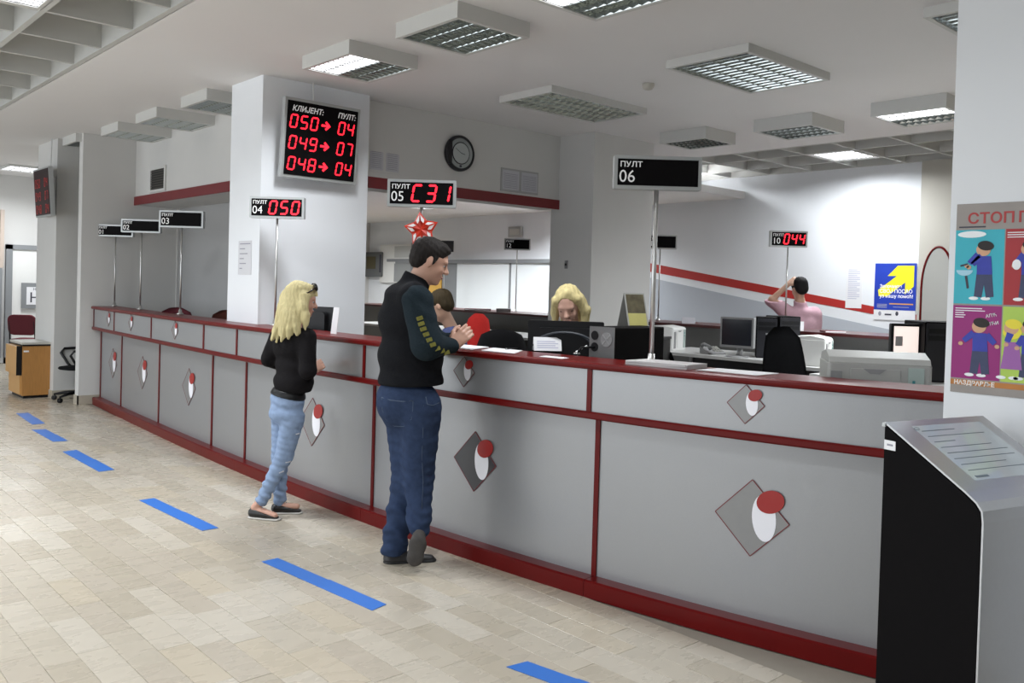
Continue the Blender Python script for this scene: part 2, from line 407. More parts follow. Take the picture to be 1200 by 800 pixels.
MB().box(-.006, -.34, .1, 0, -.28, .5).build('edge', M_darkink, nb)
nf = thing('framed_panel', 'white window frame with small grey panes left of the man\'s shoulder', 'window', (10.93, 15.75, 1.6))
MB().box(0, -.5, 0, .06, .9, .84).build('frame', M_white, nf)
MB().box(-.01, -.3, .02, 0, .32, .42).build('pane', mat('pane_grey', (.28, .29, .29), .4), nf); MB().box(-.01, -.3, .55, 0, .32, .80).build('pane', mat('pane_light', (.5, .51, .5), .4), nf)
MB().box(-.02, -.40, .0, 0, -.32, .86).build('post', M_greyrail, nf); MB().box(-.02, -.3, .46, 0, .6, .52).build('rail', M_greyrail, nf)
th = thing('small_grey_box', 'small pale grey box fixed high on the white wall above sign 12', 'box', (10.950, 12.154, 2.598))
MB().box(-.03, -.17, -.09, .03, .17, .10).build('case', mat('thermo', (.38, .38, .37), .5), th); MB().box(-.035, -.13, -.05, -.03, .13, .06).build('cover', M_beige, th)
tv = thing('dark_wall_display', 'dark number display half hidden behind the standing man\'s forehead', 'display', (10.600, 13.852, 2.336), -YAW)
MB().box(-.26, -.03, -.1, .18, .03, .12).build('case', M_dark2, tv); MB().tube([(0, 0, -.1), (0, 0, -1.4)], .012, 8).build('pole', M_steel, tv)
sw = thing('wall_switch', 'small dark switch on the grey side of the pier behind the clerk', 'switch', (6.93, 6.83, 1.83))
MB().box(-.012, -.02, -.045, 0, .02, .045).build('plate', M_grey, sw); MB().box(-.016, -.012, -.012, -.012, .012, .012).build('rocker', M_dark, sw)

# ---------------- big call board on the pillar
b = thing('call_board', 'big black number board with three rows of red digits on the white pillar', 'display', (3.41, 6.765, 2.425))
Mb = None
W_, H_ = .72, .66
T = Matrix.Translation((0, -.0, 0)) @ Matrix.Rotation(math.radians(5), 4, 'X')
mb = MB(); mb.box(0, -.05, 0, W_, 0, H_, T); mb.build('case', M_alu, b, bevel=.004)
mb = MB(); mb.box(.025, -.056, .025, W_-.025, -.05, H_-.025, T); mb.build('face', M_black, b)
def bf(x, z): return T @ frameM((x, -.0565, z), (1, 0, 0), (0, 0, 1))
text_part('lettering', 'КЛИЈЕНТ:', .062, bf(.065, .555), M_letter, b, shear=.2, bold=.0015, xs=.95)
text_part('lettering', 'ПУЛТ:', .062, bf(.495, .555), M_letter, b, shear=.2, bold=.0015, xs=.95)
for r, (a, c) in enumerate((('050', '04'), ('049', '07'), ('048', '04'))):
    z = (.412, .238, .064)[r]; mb = MB(); F = bf(0, 0)
    digits(a, .045, z, .070, .115, .095, F, M_led, b); digits(c, .500, z, .066, .115, .088, F, M_led, b)
    arrow = [(.345, z+.048), (.395, z+.048), (.378, z+.030), (.390, z+.018), (.432, z+.057), (.390, z+.096), (.378, z+.084), (.395, z+.066), (.345, z+.066)]
    mb.prism(arrow, lambda u, v, t_: F @ Vector((u, v, t_)), 0, .0015)
    mb.build('arrow', M_led, b)
mb = MB(); mb.box(.30, .0, H_-.1, .42, .03, H_-.04).box(.30, 0, .1, .42, .01, .16); mb.build('bracket', M_steel, b)
mb = MB(); mb.tube([(.33, .015, H_-.05), (.32, .022, HC-2.425)], .006, 6); mb.build('cable', M_white, b)
# second board on the far pier
b2 = thing('call_board', 'narrow-looking dark board with faint red digits on the far pier by the passage', 'display', (2.995, 12.44, 2.28), -math.pi/2, )
T = Matrix.Rotation(math.radians(4), 4, 'X')
MB().box(0, -.05, 0, .70, 0, .60, T).build('case', M_alu, b2); MB().box(.02, -.055, .02, .68, -.05, .58, T).build('face', mat('dim_board', (.022, .010, .012), .4, spec=.2), b2)
mb = MB(); M_leddim = mat('dim_red_led', (.4, .02, .02), .4, emit=.10, ecol=(1, .03, .02))
for r, (a, c) in enumerate((('050', '04'), ('049', '07'), ('048', '04'))):
    F = T @ frameM((0, -.056, 0), (1, 0, 0), (0, 0, 1))
    digits(a, .06, .36-.16*r, .06, .11, .088, F, M_leddim, b2); digits(c, .48, .36-.16*r, .06, .11, .088, F, M_leddim, b2)
MB().tube([(.35, .02, .55), (.35, .03, HC-2.28)], .008, 6).build('cable', M_steel, b2)
MB().box(.3, 0, .1, .4, .09, .5).build('bracket', M_steel, b2)

# ---------------- wall things on the lintels
v = thing('air_vent', 'square dark air vent in a pale frame above the left red band', 'vent', (3.78, 10.75, 2.565), -math.pi/2)
mb = MB(); mb.box(0, -.02, 0, .5, 0, .03).box(0, -.02, .265, .5, 0, .295).box(0, -.02, .03, .035, 0, .265).box(.465, -.02, .03, .5, 0, .265); mb.build('frame', M_wall, v)
MB().box(.035, -.006, .03, .465, 0, .265).build('backing', M_dark, v)
mb = MB()
for k in range(8): mb.box(.035, -.016, .045+k*.028, .465, -.008, .052+k*.028)
mb.build('slat', mat('vent_slat', (.10, .095, .08), .6), v)
ck = thing('wall_clock', 'round grey wall clock above the right red band', 'clock', (5.48, 6.985, 2.89), 0)
R90 = Matrix.Rotation(math.pi/2, 4, 'X')
MB().lathe([(.172, 0), (.180, .012), (.178, .05), (.168, .058), (.150, .052), (.15, .03)], n=40, M=R90).build('rim', M_dark2, ck, smooth=True)
MB().lathe([(.155, .028), (.155, .050), (.1, .050)], n=40, M=R90).build('outer_dial', mat('clock_grey', (.32, .35, .35), .3, metal=.3), ck)
MB().lathe([(.112, .050), (.112, .054), (.1, .055)], n=40, M=R90).build('dial_ring', M_dark2, ck)
MB().lathe([(.102, .052), (.102, .0565), (.05, .0565)], n=40, M=R90).build('dial', mat('clock_dial', (.42, .45, .45), .3), ck)
mb = MB(); mb.box(-.003, -.060, 0, .003, -.058, .05, Matrix.Rotation(math.radians(100), 4, 'Y')).box(-.002, -.062, 0, .002, -.060, .085, Matrix.Rotation(math.radians(-60), 4, 'Y')); mb.build('hands', M_darkink, ck)
MB().box(-.012, -.056, -.14, .012, -.05, -.118).build('mark', M_darkink, ck)
MB().box(-.155, -.0545, -.12, -.112, -.045, .12).build('side_band', M_dark2, ck)
for nm, x0, z0, w, h_, n in (('pair of notices in a pale frame left of the wall clock', 4.42, 2.60, .36, .21, 2), ('pair of notices in a pale frame right of the wall clock', 6.06, 2.575, .54, .245, 2)):
    nt_ = thing('notice', nm, 'notice', (x0, 6.985, z0))
    MB().box(0, -.008, 0, w, 0, h_).build('frame', M_greywall if w > .4 else M_wall, nt_)
    for k in range(n):
        MB().box(.02+k*w/2, -.011, .02, w/2-.015+k*w/2, -.008, h_-.02).build('sheet', M_paperg, nt_)
        mb = MB()
        for j in range(9): mb.box(.035+k*w/2, -.0118, .04+j*.018, w/2-.035+k*w/2, -.011, .045+j*.018)
        mb.build('printed_lines', M_ink, nt_)
pn = thing('notice', 'white sheet with a few lines taped on the left face of the pillar', 'notice', (3.295, 7.22, 1.60), -math.pi/2)
MB().box(0, -.004, 0, .25, 0, .29).build('sheet', mat('pale_paper', (.62, .62, .65), .7), pn)
mb = MB()
for j, w in enumerate((.2, .1, .15, .08, .12, .05)): mb.box(.03, -.005, .26-j*.042, .03+w, -.004, .268-j*.042)
mb.build('printed_lines', M_ink, pn)
# sheets and poster on the white back wall
sh = thing('notice', 'tall white printed sheet on the white wall left of the blue poster', 'notice', (11.0, 5.66, 1.42), -math.pi/2)
MB().box(0, -.006, 0, .22, 0, .56).build('sheet', M_paper, sh)
mb = MB()
for j in range(16): mb.box(.03, -.007, .12+j*.025, .19-.04*(j % 3 == 0), -.006, .130+j*.025)
mb.build('printed_lines', mat('pale_ink', (.5, .5, .62), .7), sh)
po = thing('blue_poster', 'blue poster with a big yellow arrow on the white back wall', 'poster', (10.995, 5.27, 1.285), -math.pi/2)
PW, PH = .53, .72
MB().box(0, -.006, 0, PW, 0, PH).build('sheet', M_paper, po)
MB().box(.0, -.008, .13, PW, -.006, PH).build('blue_field', mat('poster_blue', (.012, .045, .42), .5, noise=.15, nscale=4), po)
mb = MB(); P = [(.17, .56), (.30, .69), (.51, .69), (.51, .43), (.40, .33), (.40, .48), (.17, .30), (.06, .30), (.05, .38), (.29, .56)]
mb.prism(P, lambda u, v, w: Vector((u*.98, -.008-w, v)), 0, .001); mb.build('yellow_arrow', mat('poster_yellow', (.85, .78, .02), .5), po)
for s_, z, sz in (('Започните', .41, .058), ('СВОЈ ПОСАО', .345, .066), ('уз нашу помоћ!', .285, .06)):
    text_part('lettering', s_, sz, frameM((.07, -.0095, z), (1, 0, 0), (0, 0, 1)), mat('poster_white', (.9, .9, .95), .5, emit=.1), po, xs=.95, bold=.001)
mb = MB(); mb.box(.2, -.009, .2, .5, -.008, .215); mb.build('orange_line', mat('poster_orange', (.7, .35, .08), .5), po)
mb = MB(); [mb.box(.04, -.009, .155+.014*j, .17, -.008, .160+.014*j) for j in range(4)]; mb.box(.25, -.009, .165, .45, -.008, .17); mb.build('small_print', M_paperg, po)
MB().ball((.08, -.006, .08), (.02, .002, .03)).build('small_logo', M_ink, po); MB().ball((.30, -.006, .085), (.02, .002, .028)).build('small_logo', M_darkink, po); MB().box(.145, -.008, .06, .23, -.006, .08).build('small_logo', M_darkink, po)

# ---------------- four-panel poster on the near pillar
rp = thing('cartoon_poster', 'tall poster of coloured cartoon panels headed with red letters on the near pillar', 'poster', (3.318, 1.295, 1.222), -math.pi/2)
PW, PH = .50, .678
MB().box(0, -.0015, 0, PW, 0, PH).build('sheet', mat('poster_grey', (.30, .27, .25), .5, noise=.25, nscale=5), rp)
def pp(name, poly, m_, d=.002, t=.0006):
    mb = MB(); mb.prism(poly, lambda u, v, w: Vector((u, -d-w, v)), 0, t); return mb.build(name, m_, rp)
def rect(x0, z0, x1, z1): return [(x0, z0), (x1, z0), (x1, z1), (x0, z1)]
CW = .163
cols = [('cyan_panel', 0, 1, (.03, .42, .52)), ('red_panel', 1, 1, (.36, .012, .018)), ('magenta_panel', 0, 0, (.28, .006, .16)), ('green_panel', 1, 0, (.42, .60, .09)), ('yellow_panel', 2, 1, (.7, .5, .06)), ('blue_panel', 2, 0, (.05, .12, .5))]
for nm, i, j, c_ in cols:
    x0 = -.0+i*(CW+.004); z0 = .052+j*.268
    pp(nm, rect(x0, z0, x0+CW, z0+.262 if j == 0 else z0+.264), mat('poster_'+nm, c_, .5, noise=.12, nscale=8), d=.0015)
pp('orange_band', rect(0, .028, PW, .047), mat('poster_band', (.45, .17, .03), .5, noise=.3, nscale=8), d=.0015)
M_cblue = mat('cartoon_blue', (.035, .05, .38), .6, noise=.2, nscale=30); M_cjean = mat('cartoon_jeans', (.045, .055, .12), .6, noise=.25, nscale=40)
M_cskin = mat('cartoon_skin', (.62, .36, .22), .6); M_chair = mat('cartoon_hair', (.012, .008, .008), .6); M_cwhite = mat('cartoon_white', (.85, .88, .9), .6)
M_cyel = mat('cartoon_blonde', (.80, .68, .05), .6); M_cpur = mat('cartoon_purple', (.33, .12, .38), .6)
def ell(cx_, cz, a, b_, rot=0, n=20, s0=0, s1=360):
    r_ = math.radians(rot); out = []
    for k in range(n):
        t = math.radians(s0+(s1-s0)*k/(n if s1-s0 == 360 else n-1)); u, v = a*math.cos(t), b_*math.sin(t)
        out.append((cx_+u*math.cos(r_)-v*math.sin(r_), cz+u*math.sin(r_)+v*math.cos(r_)))
    return out
def limb(x0, z0, x1, z1, w0, w1):
    dx, dz = x1-x0, z1-z0; L = math.hypot(dx, dz); nx, nz = -dz/L, dx/L
    return [(x0+nx*w0, z0+nz*w0), (x0-nx*w0, z0-nz*w0), (x1-nx*w1, z1-nz*w1), (x1+nx*w1, z1+nz*w1)]
def figure(x, z, flip=1, top=M_cblue, leg=M_cjean, hair=M_chair, arms=((.03, .13, .045, .10), (-.03, .13, -.05, .10)), long=False):
    q = lambda poly: [(x+(u*flip), z+v) for u, v in poly]
    for s in (-1, 1): pp('shoe', q(ell(s*.02-.012, .005, .016, .006)), M_cwhite, .0024)
    if long: pp('dress', q([(-.022, .13), (.022, .13), (.034, .035), (-.034, .035)]), M_cpur, .0026)
    else:
        pp('trousers', q(limb(-.008, .10, -.018, .01, .016, .013)), leg, .0024); pp('trousers', q(limb(.010, .10, .022, .01, .016, .013)), leg, .0025)
    for a in arms:
        pp('sleeve', q(limb(.0+a[0]*.6, a[1]+.02, a[0]+a[2]*.3, a[1]-.01, .012, .009)), top, .0033); pp('hand', q(ell(a[0]+a[2]*.45, a[1]-.02, .008, .007)), M_cskin, .0035)
    if not long: pp('jumper', q([(-.025, .155), (.022, .155), (.028, .09), (-.024, .09)]), top, .003)
    pp('face', q(ell(-.004, .178, .024, .023)), M_cskin, .0031); pp('hair', q(ell(.003, .192, .027, .017, -8)), hair, .0036)
figure(.100, .335, arms=((-.035, .14, -.05, 0), (-.015, .135, -.08, 0)))
pp('wash_basin', ell(.035, .44, .028, .020, 0, 16, 180, 360), mat('basin_blue', (.35, .62, .75), .4), .0036)
pp('tap', limb(.02, .455, .045, .462, .003, .003)+[], M_darkink, .0037); pp('drain_pipe', limb(.040, .42, .048, .375, .004, .004), M_darkink, .0034)
pp('speech_bubble', ell(.055, .568, .048, .012), M_cwhite, .002)
figure(.245, .335, arms=((-.03, .14, -.04, 0), (.03, .13, .02, 0)))
pp('tissue', ell(.205, .46, .014, .018), M_cwhite, .0038)
figure(.095, .062, arms=((-.035, .135, -.065, 0), (.035, .13, .05, 0)))
figure(.20, .062, long=True, hair=M_cyel, arms=((-.01, .14, -.02, 0),)); figure(.255, .062, arms=((-.03, .13, -.02, 0),)); pp('long_hair', ell(.20, .225, .03, .024), M_cyel, .0030)
text_part('heading', 'ПА', .052, frameM((.203, -.002, .607), (1, 0, 0), (0, 0, 1)), mat('poster_redletter', (.40, .03, .03), .5), rp, bold=.001, xs=1.05)
text_part('heading', 'СТОП', .052, frameM((.038, -.002, .607), (1, 0, 0), (0, 0, 1)), mat('poster_redletter', (.40, .03, .03), .5), rp, bold=.001, xs=1.05)
mb = MB(); mb.box(.01, -.0025, .592, .10, -.0015, .597); mb.build('small_print', M_darkink, rp)
mb = MB()
for j, w in enumerate((.09, .10, .03, .035, .03)): mb.box(.008, -.0025, .302-j*.008, .008+w, -.0021, .305-j*.008)
mb.build('small_print', M_cwhite, rp); mb = MB()
for j in range(3): mb.box(.172, -.0025, .57-j*.008, .172+.08, -.0021, .573-j*.008)
mb.build('small_print', M_cwhite, rp)
for k, (x, z, s_) in enumerate(((.112, .272, 'АПЋ'), (.108, .242, 'АПЋИ'))):
    text_part('lettering', s_, .016, frameM((x, -.0025, z), (1, 0, .2), (-.2, 0, 1)), M_cwhite, rp)
text_part('lettering', 'НАЗДРАВЉЕ', .021, frameM((.012, -.0025, .030), (1, 0, 0), (0, 0, 1)), mat('poster_cream', (.8, .75, .7), .5), rp, bold=.0008)

# ---------------- ceiling lamps
def lamp(label, x0, y0, x1, y1, lit=(), n=4, depth=.10, along='y', dim=False, group='louvred ceiling lamps', z=HC, cross=9, power=15, spread=150):
    cx_, cy_ = (x0+x1)/2, (y0+y1)/2; a, b_ = (x1-x0)/2, (y1-y0)/2
    o = thing('ceiling_lamp', label, 'lamp', (cx_, cy_, z), 0, group)
    w = .03
    mb = MB(); mb.box(-a, -b_, -depth, -a+w, b_, 0).box(a-w, -b_, -depth, a, b_, 0).box(-a+w, -b_, -depth, a-w, -b_+w, 0).box(-a+w, b_-w, -depth, a-w, b_, 0)
    mb.build('housing', M_housing, o)
    mb = MB(); mb.box(-a+w, -b_+w, -.012, a-w, b_-w, -.006); mb.build('reflector', M_louvre, o)
    A, B = a-w, b_-w
    mb = MB(); fz = -depth+.006; ft = -depth+.048
    if along == 'y':
        for k in range(n+1):
            u = -A+2*A*k/n; mb.add([(u-.012, -B, ft), (u+.012, -B, ft), (u, -B, fz), (u-.012, B, ft), (u+.012, B, ft), (u, B, fz)], [(0, 2, 5, 3), (1, 4, 5, 2)])
        for k in range(cross+1):
            v = -B+2*B*k/cross; mb.add([(-A, v-.008, ft), (-A, v+.008, ft), (-A, v, fz), (A, v-.008, ft), (A, v+.008, ft), (A, v, fz)], [(0, 2, 5, 3), (1, 4, 5, 2)])
    else:
        for k in range(n+1):
            u = -B+2*B*k/n; mb.add([(-A, u-.012, ft), (-A, u+.012, ft), (-A, u, fz), (A, u-.012, ft), (A, u+.012, ft), (A, u, fz)], [(0, 2, 5, 3), (1, 4, 5, 2)])
        for k in range(cross+1):
            v = -A+2*A*k/cross; mb.add([(v-.008, -B, ft), (v+.008, -B, ft), (v, -B, fz), (v-.008, B, ft), (v+.008, B, ft), (v, B, fz)], [(0, 2, 5, 3), (1, 4, 5, 2)])
    mb.build('louvre', M_louvre, o)
    for k in range(n):
        if along == 'y': u = -A+2*A*(k+.5)/n; pts = [(u, -B+.01, -depth+.06), (u, B-.01, -depth+.06)]
        else: u = -B+2*B*(k+.5)/n; pts = [(-A+.01, u, -depth+.06), (A-.01, u, -depth+.06)]
        on = k in lit
        MB().tube(pts, .013, 8).build('tube', M_tubeon if on else (M_tubedim if dim else M_tubeoff), o, smooth=True)
        if on:      # the louvre cells under a burning tube glow edge to edge
            h_ = (A if along == 'y' else B)/n
            bx = (u-h_*.97, -B, -depth+.012, u+h_*.97, B, -depth+.014) if along == 'y' else (-A, u-h_*.97, -depth+.012, A, u+h_*.97, -depth+.014)
            MB().box(*bx).build('diffuser', M_litpanel, o)
    if lit:
        u = sum(-(A if along == 'y' else B)+2*(A if along == 'y' else B)*(k+.5)/n for k in lit)/len(lit)
        area_light('tube_light', (u, 0, -depth-.005) if along == 'y' else (0, u, -depth-.005), A*2*len(lit)/n if along == 'y' else 2*A, 2*B if along == 'y' else 2*B*len(lit)/n, power*len(lit), LAMP_COL, parent=o, spread=spread)
    return o
lamp('ceiling lamp at the top edge with bright white left part, nearest the camera', 3.24, 2.93, 3.86, 3.62, (0, 1))
lamp('grey boxed ceiling lamp with dark louvres just left of the cut-off lit lamp', 3.24, 4.17, 3.83, 4.82)
lamp('ceiling lamp above the big call board, left half shining white', 3.23, 5.38, 3.82, 6.05, (0, 1))
lamp('boxed ceiling lamp partly hidden behind the pillar, third of the left row', 3.18, 7.70, 3.78, 8.30)
lamp('middle boxed ceiling lamp of the row left of the pillar', 3.18, 8.93, 3.78, 9.53)
lamp('boxed ceiling lamp above the end pier, farthest of the left row', 3.19, 10.12, 3.78, 10.70)
lamp('ceiling lamp glimpsed above the passage behind the end pier', 3.10, 11.35, 3.7, 11.9)
lamp('flat ceiling lamp with greenish glinting louvres above the clock', 5.12, 5.28, 6.36, 5.95, (), dim=True, depth=.06, along='x', cross=14)
lamp('flat dark mirrored ceiling lamp, the big one right of the detector', 5.14, 3.40, 6.24, 4.10, (), depth=.06, along='x', cross=14)
lamp('ceiling lamp cut off at the top right beside the pillar', 5.20, 1.65, 6.3, 2.26, (), depth=.06, along='x', cross=14)
lamp('boxed unlit ceiling lamp just above sign 06', 7.42, 5.38, 7.95, 5.97, depth=.12)
lamp('boxed unlit ceiling lamp between sign 06 and the pillar', 7.45, 4.22, 8.05, 4.84, depth=.12)
lamp('boxed ceiling lamp with a shining strip by the right pillar', 7.44, 3.02, 8.10, 3.66, (0, 1), power=32, spread=150, depth=.12)
lamp('unseen lit boxed ceiling lamp added behind the near pillar', 7.44, 1.84, 8.10, 2.46, (0, 1, 2, 3), power=26, depth=.12)  # unseen lamp, added to brighten the front face of the back pillar
lamp('square lit panel lamp set in the far coffered ceiling', 9.70, 4.97, 10.37, 5.54, (0, 1, 2, 3), power=17, spread=165, depth=.05, z=HC+.05)
lamp('square lit lamp in the coffered ceiling at the top left corner', .98, 5.68, 1.50, 6.31, (0, 1, 2, 3), depth=.05, z=HC+.05)
lamp('lit lamp in the far hall ceiling above the glazed door', 3.25, 15.4, 3.9, 16.2, (0, 1, 2, 3), depth=.03, z=HC)
lamp('long louvred lamp on the low ceiling behind sign 05', 6.2, 8.6, 6.8, 9.8, (), depth=.05, z=2.95)
# unseen lamps added to light the hall behind the photographer and rooms out of view
for k, (x, y) in enumerate(((.4, 1.0), (-1.4, 3.2), (-1.4, 7.4), (.4, 9.5))):
    lamp('lit lamp of the coffered hall ceiling outside the view, '+('nearest the pillar with the poster', 'halfway along the hall', 'beside the far tapes', 'left of the end pier')[k], x, y, x+.52, y+.63, (0, 1, 2, 3), depth=.05, z=HC+.05, group='hall lamps out of view')
for k, (x, y) in enumerate(((8.6, 12.0), (8.6, 15.0), (9.6, 10.0))):
    lamp('lit lamp of the back room ceiling out of view, '+('above the white panels', 'above the ochre door', 'behind the grey pier')[k], x, y, x+.6, y+.6, (0, 1, 2, 3), power=24, depth=.05, z=2.95, group='back room lamps out of view')
lamp('unseen lit lamp added to the far coffered ceiling behind the middle pillar', 9.70, 7.54, 10.37, 8.10, (0, 1, 2, 3), power=20, spread=165, depth=.05, z=HC+.05)  # unseen lamp, added to brighten the white back wall
sd = thing('smoke_detector', 'small round smoke detector on the ceiling', 'detector', (5.62, 4.66, HC))
MB().lathe([(.05, 0), (.05, -.02), (.035, -.045), (.02, -.05)], n=20).build('body', M_cream, sd, smooth=True)
MB().lathe([(.036, -.03), (.037, -.04), (.034, -.042)], n=20).build('sensor_ring', M_grey, sd)
# ------------------------------------------------------------------ service counter (one curved thing)
YL, YR = 11.25, 1.30
ct = thing('service_counter', 'long curved grey and dark red service counter across the hall', 'counter', (0, 0, 0))
def sweep(y0, y1, prof, step=.12):     # prof: list of (offset behind the front line, z); closed loop
    n = max(2, int(abs(y1-y0)/step)); ys = [y0+(y1-y0)*i/n for i in range(n+1)]; vs = []
    for y in ys:
        t, nn = cdir(y); p = Vector((cx(y), y, 0))
        for o_, z in prof:
            q = p - nn*o_; vs.append((q.x, q.y, z))
    k = len(prof); mb = MB(); fs = []
    for i in range(n):
        for j in range(k): fs.append((i*k+j, i*k+(j+1) % k, (i+1)*k+(j+1) % k, (i+1)*k+j))
    fs += [tuple(range(k-1, -1, -1)), tuple(n*k+j for j in range(k))]
    return mb.add(vs, fs)
div = [YL, 10.33, 8.96, 7.50, 6.78, 4.87, 3.01, YR]
# worktop, ledge, plinth (in joined lengths)
sweep(YL+.02, YR, [(-.02, 1.155), (-.028, 1.162), (-.03, 1.1725), (-.028, 1.183), (-.02, 1.19), (.28, 1.19), (.28, 1.155)]).build('worktop', M_red, ct)
sweep(YL+.02, YR, [(-.012, .905), (-.018, .912), (-.018, .935), (-.012, .942), (.09, .942), (.09, .905)]).build('ledge', M_red, ct)
for a, b_ in zip(div[:-1], div[1:]):
    sweep(a-.0015, b_+.0015, [(0, 0), (-.002, .08), (.01, .087), (.11, .087), (.11, 0)]).build('plinth', M_red, ct)
sweep(YL, YR, [(.10, .0), (.10, .9), (.02, .94), (.02, 1.155), (.05, 1.155), (.05, .94), (.16, .9), (.16, 0)]).build('carcass', M_grey, ct)
sweep(YL, 6.9, [(.24, .7), (.24, 1.155), (.27, 1.155), (.27, .7)]).build('back_board', M_grey, ct)
sweep(6.7, YR, [(.24, .2), (.24, 1.155), (.27, 1.155), (.27, .2)]).build('back_board', M_grey, ct)
def emblem(parent, y, z, s, off, dark=False):
    t, nn = cdir(y); p = Vector((cx(y), y, 0))-nn*off; up = Vector((0, 0, 1))
    fr = lambda d: (lambda u, v, w: p+t*u+up*(z+v)+nn*(d+w))
    mb = MB(); a = .174*s; mb.prism([(0, a), (-a, 0), (0, -a), (a, 0)], fr(.001), 0, .003); mb.build('grey_diamond', M_plate_shaded if dark else M_plate, parent)
    e = .004*s**.5; mb = MB()
    for A, B in (((0, a), (-a, 0)), ((-a, 0), (0, -a)), ((0, -a), (a, 0)), ((a, 0), (0, a))):
        mb.prism(limb(A[0], A[1], B[0], B[1], e*.5, e*.5), fr(.0039), 0, .001)
    mb.build('diamond_edge', M_redband, parent)
    mb = MB(); mb.prism(ell(.059*s, .009*s, .0555*s, .105*s, 4, 32), fr(.0042), 0, .002); mb.build('white_oval', M_emwhite, parent)
    mb = MB(); mb.prism(ell(.087*s, .087*s, .066*s, .050*s, 25, 32), fr(.0064), 0, .002); mb.build('red_oval', M_emred, parent)
low = {0: 10.70, 1: 9.53, 2: 8.09, 4: 5.66, 5: 3.885, 6: 2.181}
upp = {0: 10.57, 1: 9.67, 2: 8.24, 4: 5.70, 5: 3.90, 6: 2.19}
for i, (a, b_) in enumerate(zip(div[:-1], div[1:])):
    f_ = sweep(a-.012, b_+.012, [(.0, .942), (.0, 1.155), (.02, 1.155), (.02, .942)]).build('fascia_panel', M_panel, ct)
    l_ = sweep(a-.012, b_+.012, [(.09, .087), (.09, .905), (.10, .905), (.10, .087)]).build('lower_panel', M_panel, ct)
    if i in low: emblem(l_, low[i], .541, 1.0, .09, dark=(i == 5))
    if i in upp: emblem(f_, upp[i], 1.065, .5, 0)
for y in div[:-1]:
    sweep(y+.014, y-.014, [(-.006, .942), (-.006, 1.155), (.012, 1.155), (.012, .942)], .02).build('divider', M_red, ct)
    sweep(y+.014, y-.014, [(.082, .087), (.082, .905), (.10, .905), (.10, .087)], .02).build('divider', M_red, ct)

# blue floor tapes
def tape(lbl, a, b_, w, k):
    a = Vector(a); b_ = Vector(b_); d = (b_-a).normalized(); n = Vector((-d.y, d.x, 0)); o = thing('floor_tape', lbl, 'tape', ((a.x+b_.x)/2, (a.y+b_.y)/2, 0.0005))
    c = (a+b_)/2; L = (b_-a).length/2; rnd = random.Random(k)
    P = [(-L, -w/2), (L+rnd.uniform(-.02, .03), -w/2)]+[(L+rnd.uniform(-.03, .02), w/2)]+[(0, w/2+.004), (-.01, w/2-.002), (-L+rnd.uniform(-.03, .05), w/2)]
    mb = MB(); mb.prism(P, lambda u, v, t_: Vector((d.x*u+n.x*v, d.y*u+n.y*v, t_)), .0004, .0022); mb.build('strip', M_tape, o)
    return o
for k, (lb, a, b_, w) in enumerate([
    ('short blue tape strip on the floor, farthest, near the wooden cabinet', (2.473, 10.880, 0.000), (2.431, 10.020, 0.000), .12),
    ('blue tape strip on the floor, second from the wooden cabinet', (2.344, 9.659, 0.000), (2.340, 8.859, 0.000), .12),
    ('blue tape strip on the floor, third from the wooden cabinet', (2.275, 8.319, 0.000), (2.277, 7.342, 0.000), .12),
    ('blue tape strip on the floor left of the blonde woman\'s feet', (2.206, 6.222, 0.000), (2.252, 5.243, 0.000), .105),
    ('long blue tape strip on the floor in front of the standing man', (2.266, 4.480, 0.000), (2.349, 3.487, 0.000), .10),
    ('blue tape strip cut off by the bottom edge of the picture', (2.440, 2.642, 0.000), (2.545, 2.077, 0.000), .10)]):
    o = tape(lb, a, b_, w, k)

# ------------------------------------------------------------------ counter signs
def sign(label, base, num, top_z, bot_z, leds=None, w=.44, rz=-YAW, digit_w=.075, pole=True, zc=None, poler=.009):
    o = thing('counter_sign', label, 'sign', base, rz, 'numbered counter signs')
    h_ = top_z-bot_z; z0 = bot_z-base[2]; bx = w/2
    if pole:
        MB().tube([(0, 0, 0), (0, 0, z0+.02)], poler, 12).build('pole', M_steel, o, smooth=True)
        MB().lathe([(.035, 0), (.035, .012), (.018, .02), (.016, .05)], n=20).build('base_flange', M_steel, o, smooth=True)
    MB().rbox(-bx, -.03, z0, bx, .03, z0+h_, .006, axis='y').build('case', M_alu, o)
    f = .018
    MB().box(-bx+f, -.033, z0+f, bx-f, -.03, z0+h_-f).build('face', M_black, o)
    F = lambda x, z: frameM((x, -.0335, z0+z), (1, 0, 0), (0, 0, 1))
    text_part('lettering', 'ПУЛТ', h_*.225, F(-bx+f+.01, h_*.655), M_letter, o, bold=.0006, xs=1.1)
    text_part('number', num, h_*.52, F(-bx+f+.006, h_*.20), M_letter, o, xs=.95)
    if leds:
        digits(leds, -bx+w*.34, h_*.17, w*.15, h_*.66, w*.205, F(0, 0), M_led, o, sh=.16, t=.2)
    return o
sign('unlit sign 01 on a thin pole at the far left end of the counter', (3.524, 11.173, 1.190), '01', 2.183, 2.038)
sign('unlit sign 02 on a thin pole, second on the counter\'s far left end', (3.464, 10.108, 1.190), '02', 2.201, 2.053)
sign('unlit sign 03 on a thin pole, third on the counter\'s far left end', (3.393, 8.755, 1.190), '03', 2.229, 2.059)
sign('sign 04 showing red 050 in front of the pillar', (3.311, 6.553, 1.190), '04', 2.231, 2.059, '050')
sign('sign 05 showing red C31 above the standing man', (3.328, 4.602, 1.190), '05', 2.228, 2.053, 'C31')
sign('large unlit sign 06 on a steel pole beside the pole of the clerk\'s desk', (3.493, 2.822, 1.190), '06', 2.234, 2.066, poler=.012)
